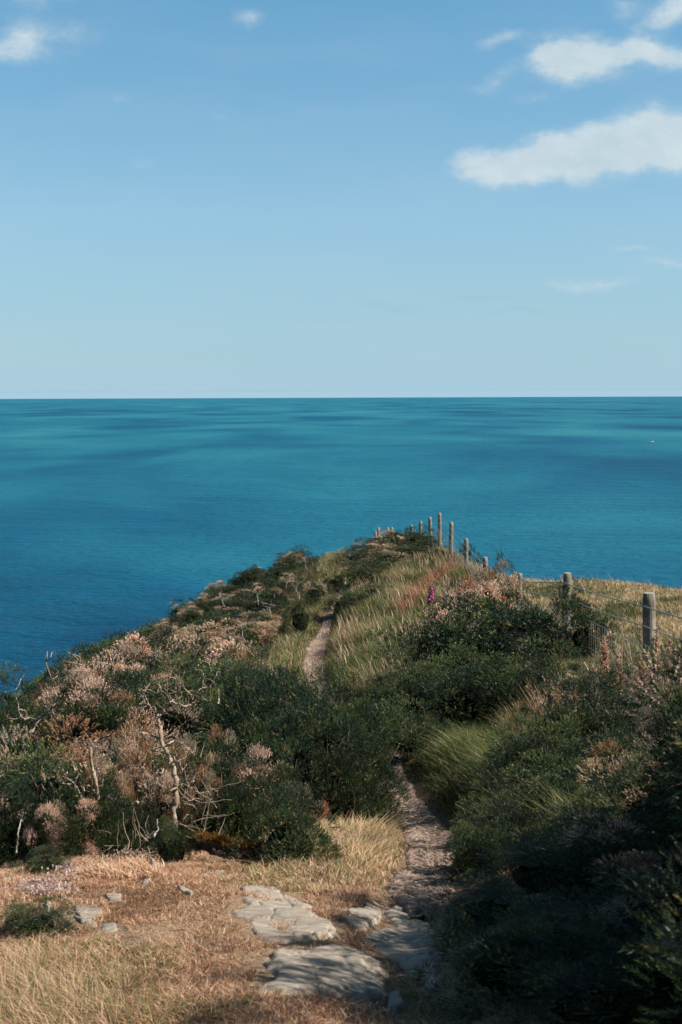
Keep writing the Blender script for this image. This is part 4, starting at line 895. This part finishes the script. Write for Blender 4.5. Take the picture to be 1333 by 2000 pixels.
# ------------------------------------------------------------------ dried flower spikes by the fence
def spike(px, pytop, Y, wpx, label, seed, col=B2 * 1.1, n=8):
    r = rs(seed); p = at(px, pytop, Y); g = float(h(np.array([p[0]]), np.array([Y]))[0]); H = p[2] - g; root = empty('dried_plant', (p[0], Y, g), label, 'dried plant', 'dried flower spikes by the fence')
    sg = []; V_, C_ = [], []
    for i in range(n):
        ang = r.rand() * 6.28; rad = wpx * Y / FPX * .5 * r.rand(); top = np.array([math.cos(ang) * rad, math.sin(ang) * rad * .6, H * (1 if i == 0 else .65 + .33 * r.rand())]); w = wiggle((0, 0, -.03), top, r, 8, .04); sg.append((w, np.linspace(.005, .002, 8)))
        m = 150; t = .40 + .60 * r.rand(m); Q = np.stack([np.interp(t, np.linspace(0, 1, 8), w[:, k]) for k in range(3)], 1); D = unit(r.randn(m, 3) + np.array([0, 0, .8]))
        V, C = shoots(Q, D, .018 + .045 * (1.05 - t), r, 9, .012, .008, col * (.7 + .5 * r.rand(m, 1)), 1.2); V_.append(V); C_.append(C)
    V, F = tubes(sg, 5); mesh('stem', V, F, M_bark, parent=root); V = np.concatenate(V_); mesh('dry_flowers', V, np.arange(len(V)).reshape(-1, 3), M_dry, parent=root, col=np.concatenate(C_))
for i, (px, pt, Y, w, lb) in enumerate([(1182, 1245, 11.0, 30, 'tallest pinkish dried spike between the two near fence posts'), (1208, 1270, 11.2, 26, 'thin dried spike midway between the near posts'), (1150, 1300, 11.3, 40, 'low dried spikes left of the tallest spike'), (1195, 1310, 10.7, 50, 'dense dried clump below the tallest spike'), (1282, 1230, 11.6, 24, 'dried spike just right of the nearest post'), (1305, 1250, 11.5, 30, 'dried spike second right of the nearest post'), (1248, 1275, 11.3, 30, 'reddish dried spike at the foot of the nearest post'), (1085, 1330, 11.6, 36, 'dried tuft in the grass left of the spikes'), (1115, 1315, 11.5, 30, 'rusty dried tuft beside the long grass'), (1262, 1310, 10.6, 30, 'dried spike in front of the nearest post'), (1325, 1270, 11.0, 30, 'dried spike at the right edge')]):
    spike(px, pt, Y, w, lb, 500 + i, B2 if i % 3 else B1)
# tall orange grass patch between them
def tuft(name, label, x0, x1, y0, y1, n, H, cols, ws, seed, am=.35, wb=.004):
    r = rs(seed); x, y = scatter(n, x0, x1, y0, y1, seed + 1); n = len(x); P = np.c_[x, y, h(x, y)]; ang = math.pi + r.randn(n) * 1.2
    blades(name, P, (H[0] + (H[1] - H[0]) * r.rand(n)) * (.35 + .65 * np.exp(-((x - (x0 + x1) / 2) / (x1 - x0) * 2.2) ** 2 - ((y - (y0 + y1) / 2) / (y1 - y0) * 2.2) ** 2)) * (.6 + .8 * fbm(x * 6, y * 6, 2, 3)), wb + wb * .7 * r.rand(n), np.c_[np.cos(ang), np.sin(ang)] * (am * (.4 + r.rand(n)))[:, None], pal(r, n, cols, ws), label, 'grass', seed)
tuft('tall_grass', 'tall rusty and straw grass in front of the second fence post', 1.45, 2.35, 11.2, 12.9, 3800, (.3, .62), [STRAW * .8, RUST * 1.2, OLIVE, RED], [3, 3, 2, 1], 91)
tuft('tussock_grass', 'blonde upright tussock behind the pale flowers', -1.12, -.78, 5.75, 6.15, 2200, (.03, .11), [TAN, STRAW, RUST], [4, 2, 1.5], 93, 1.2)
tuft('soft_grass', 'long soft blonde grass at the bottom left corner', -1.25, -.62, 3.35, 4.35, 9000, (.04, .13), [TAN * .9, STRAW * .85, OLIVE * 1.1, GREEN], [4, 2, 2, 1.3], 95, 1.3, .0014)

# ------------------------------------------------------------------ foxglove
def foxglove():
    r = rs(3); Y = 20.5; g = at(842, 1178, Y); top = at(841, 1145, Y); x0 = g[0]; gz = float(h(np.array([x0]), np.array([Y]))[0]); b = np.array([x0, Y, gz])
    root = empty('foxglove', tuple(b), 'magenta foxglove standing above the dried gorse', 'flower')
    Ht = top[2] - gz + .02; w = wiggle((0, 0, 0), (-.015, 0, Ht), r, 8, .015); V, F = tubes([(w, np.linspace(.007, .003, 8))], 6)
    mesh('stem', V, F, plain('foxglove_stem', (.10, .16, .05)), parent=root)
    m, N = mat('foxglove_petal'); p = N.n('ShaderNodeBsdfPrincipled'); p.inputs['Base Color'].default_value = (.42, .025, .23, 1); p.inputs['Roughness'].default_value = .6; finish(N, p.outputs[0])
    for i in range(26):
        t = i / 25; z = Ht - .02 - .22 * t; a = i * 2.399; s_ = .5 + .5 * t; k = 8; d = np.array([math.cos(a), math.sin(a), -.55]); d /= np.linalg.norm(d)
        pts = np.array([0, 0, z]) + d * (np.linspace(0, .055 * s_, 5))[:, None]; V, F = tubes([(pts, np.array([.004, .010, .012, .013, .018]) * (s_ * .5 + .5))], k); mesh('bell', V, F, m, parent=root, smooth=True)
    lv = []; 
    for i in range(7): a = i * .9; lv.append((np.array([[0, 0, .03], [math.cos(a) * .1, math.sin(a) * .1, .10], [math.cos(a) * .2, math.sin(a) * .2, .07]]), np.array([.006, .03, .004])))
    V, F = tubes(lv, 4); mesh('leaves', V, F, plain('foxglove_leaf', (.07, .11, .035)), parent=root)
foxglove()

# ------------------------------------------------------------------ fence
POSTS = [(1268, 1158, 12.9), (1109, 1119, 18.3), (1015, 1120, 24.8), (948, 1088, 30.5), (911, 1052, 35.5), (882, 1020, 39.5), (859, 1002, 43.0), (840, 1010, 45.5), (822, 1018, 49), (804, 1025, 53), (766, 1030, 58), (758, 1030, 60), (740, 1030, 64), (734, 1037, 66)]
def fence():
    r = rs(17); TP = []; b = at(*POSTS[1]); b[2] -= 1.15
    root = empty('post_and_wire_fence', tuple(b), 'round timber post and wire fence following the ridge on the right', 'fence')
    # a further post out of frame to carry the wire
    L = [(1560, 1215, 8.4)] + POSTS
    for i, (px, py, Y) in enumerate(L):
        t = at(px, py, Y); g = float(h(np.array([t[0]]), np.array([Y]))[0]) - .25; 
        tilt = np.array([r.randn() * .015, 0, 0]) if i else np.zeros(3)
        if i == 2: tilt = np.array([.02, 0, 0])
        if i == 8: tilt = np.array([-.07, 0, 0])
        foot = np.array([t[0], Y, min(g, t[2] - .5)]) - tilt; rad = .056 + r.randn() * .003
        k = 14; tt = np.linspace(0, 1, k)[:, None]; P = foot * (1 - tt) + t * tt; R_ = np.full(k, rad) * (1 + .03 * r.randn(k)); R_[-1] = rad * .86
        V, F = tubes([(P - b, R_)], 18); ang = np.arctan2(V[:, 1] - (P[0, 1] - b[1]), V[:, 0] - (P[0, 0] - b[0]))
        V[-1] = P[-1] - b + np.array([0, 0, .003])
        o = mesh('post', V, F, M_post, parent=root, smooth=False)
        sh = np.ones(len(o.data.polygons), bool); sh[-18:] = False; o.data.polygons.foreach_set('use_smooth', sh)
        o.data.materials.append(M_posttop)
        mi = np.zeros(len(o.data.polygons), np.int32); mi[-18:] = 1; o.data.polygons.foreach_set('material_index', mi)
        TP.append((foot, t, rad))
    def strand(drop, rad, sag, barbs=False, lo=0, hi=None):
        hi = len(TP) if hi is None else hi; pts = []
        for i in range(lo, hi - 1):
            a = TP[i][1] - np.array([0, 0, drop]); c = TP[i + 1][1] - np.array([0, 0, drop]); n = 10
            for k in range(n):
                t = k / n; p = a * (1 - t) + c * t; p[2] -= sag * 4 * t * (1 - t); p[0] -= .058; pts.append(p)
        pts.append(TP[hi - 1][1] - np.array([.058, 0, drop])); pts = np.array(pts) - b; segs = [(pts, np.full(len(pts), rad))]
        if barbs:
            for i in range(lo, min(hi, 6) - 1):
                a, c = TP[i][1], TP[i + 1][1]; m = int(np.linalg.norm(c - a) / .12)
                for k in range(1, m):
                    t = k / m; p = a * (1 - t) + c * t - np.array([.058, 0, drop]); p[2] -= sag * 4 * t * (1 - t); p -= b; v = unit(r.randn(3)) * .018; segs.append((np.array([p - v, p + v]), np.array([.0018, .0010])))
        V, F = tubes(segs, 5); mesh('wire', V, F, M_wire, parent=root)
    strand(.03 + .09, .0060, .02, True); strand(.30, .0052, .02, True)
    for dr in (.47, .62, .78, .92): strand(dr, .0032, .005)
    for i in range(0, 9):
        segs = []
        a, c = TP[i][1], TP[i + 1][1]; m = int(np.linalg.norm(c - a) / .15)
        for k in range(1, m):
            t = k / m; p = a * (1 - t) + c * t - b - np.array([.058, 0, 0]); segs.append((np.array([p - [0, 0, .47], p - [0, 0, .92]]), np.array([.0024, .0024])))
        V, F = tubes(segs, 4); mesh('wire_mesh', V, F, M_wire, parent=root)
fence()

# ------------------------------------------------------------------ fishing boat
def boat():
    d = ray(1273, 865); Y = CZ / -d[2]; c = np.array([d[0] * Y, Y, 0]); root = empty('fishing_boat', tuple(c), 'small white and dark fishing boat far out at sea', 'boat', rz=math.radians(8))
    Lh = 11.0; xs = np.linspace(-1, 1, 13); V = []; 
    for x in xs:
        wb = 1.7 * (1 - max(0, x) ** 2.4) * (.85 + .15 * (x + 1) / 2 if x < 0 else 1); sheer = 1.0 + .9 * max(0, x) ** 2 + .15 * x * x
        V += [(x * Lh / 2, -wb, sheer), (x * Lh / 2, -wb * .75, -.1), (x * Lh / 2 * .97, 0, -.5), (x * Lh / 2, wb * .75, -.1), (x * Lh / 2, wb, sheer)]
    F = [(i * 5 + j, (i + 1) * 5 + j, (i + 1) * 5 + j + 1, i * 5 + j + 1) for i in range(12) for j in range(4)] + [(i * 5 + 4, (i + 1) * 5 + 4, (i + 1) * 5, i * 5) for i in range(12)] + [(0, 1, 2, 2)]
    F = [f for f in F if len(set(f)) == 4]
    mesh('hull', np.array(V), [np.array(F), np.array([[0, 1, 2], [0, 2, 4], [2, 3, 4]])], plain('dark_hull_paint', (.03, .035, .06)), parent=root)
    def box(nm, x0, x1, y0, y1, z0, z1, m, tp=.9):
        xc, yc = (x0 + x1) / 2, (y0 + y1) / 2; V = []
        for z, s_ in ((z0, 1), (z1, tp)): V += [(xc + (x - xc) * s_, yc + (y - yc) * s_, z) for x, y in ((x0, y0), (x1, y0), (x1, y1), (x0, y1))]
        mesh(nm, np.array(V), np.array([(0, 3, 2, 1), (4, 5, 6, 7), (0, 1, 5, 4), (1, 2, 6, 5), (2, 3, 7, 6), (3, 0, 4, 7)]), m, parent=root)
    wh = plain('white_paint', (.8, .8, .78)); box('wheelhouse', 1.2, 3.8, -1.1, 1.1, 1.1, 3.6, wh, .85); box('window', 1.1, 1.19, -.8, .8, 2.3, 3.1, plain('boat_glass', (.03, .04, .05), .1)); box('foredeck', 3.9, 5.0, -.7, .7, 1.5, 2.1, wh, .6); box('gunwale', -5.3, 1.0, -1.72, -1.60, 1.02, 1.35, wh, 1.0)
    box('net_drum', -4.8, -3.4, -1.1, 1.1, 1.05, 2.4, wh, .8)
    V, F = tubes([(np.array([[.8, 0, 1.1], [.8, 0, 4.8]]), np.array([.09, .06])), (np.array([[.8, 0, 4.0], [-2.6, 0, 3.0]]), np.array([.06, .05]))], 6); mesh('mast', V, F, wh, parent=root)
boat()
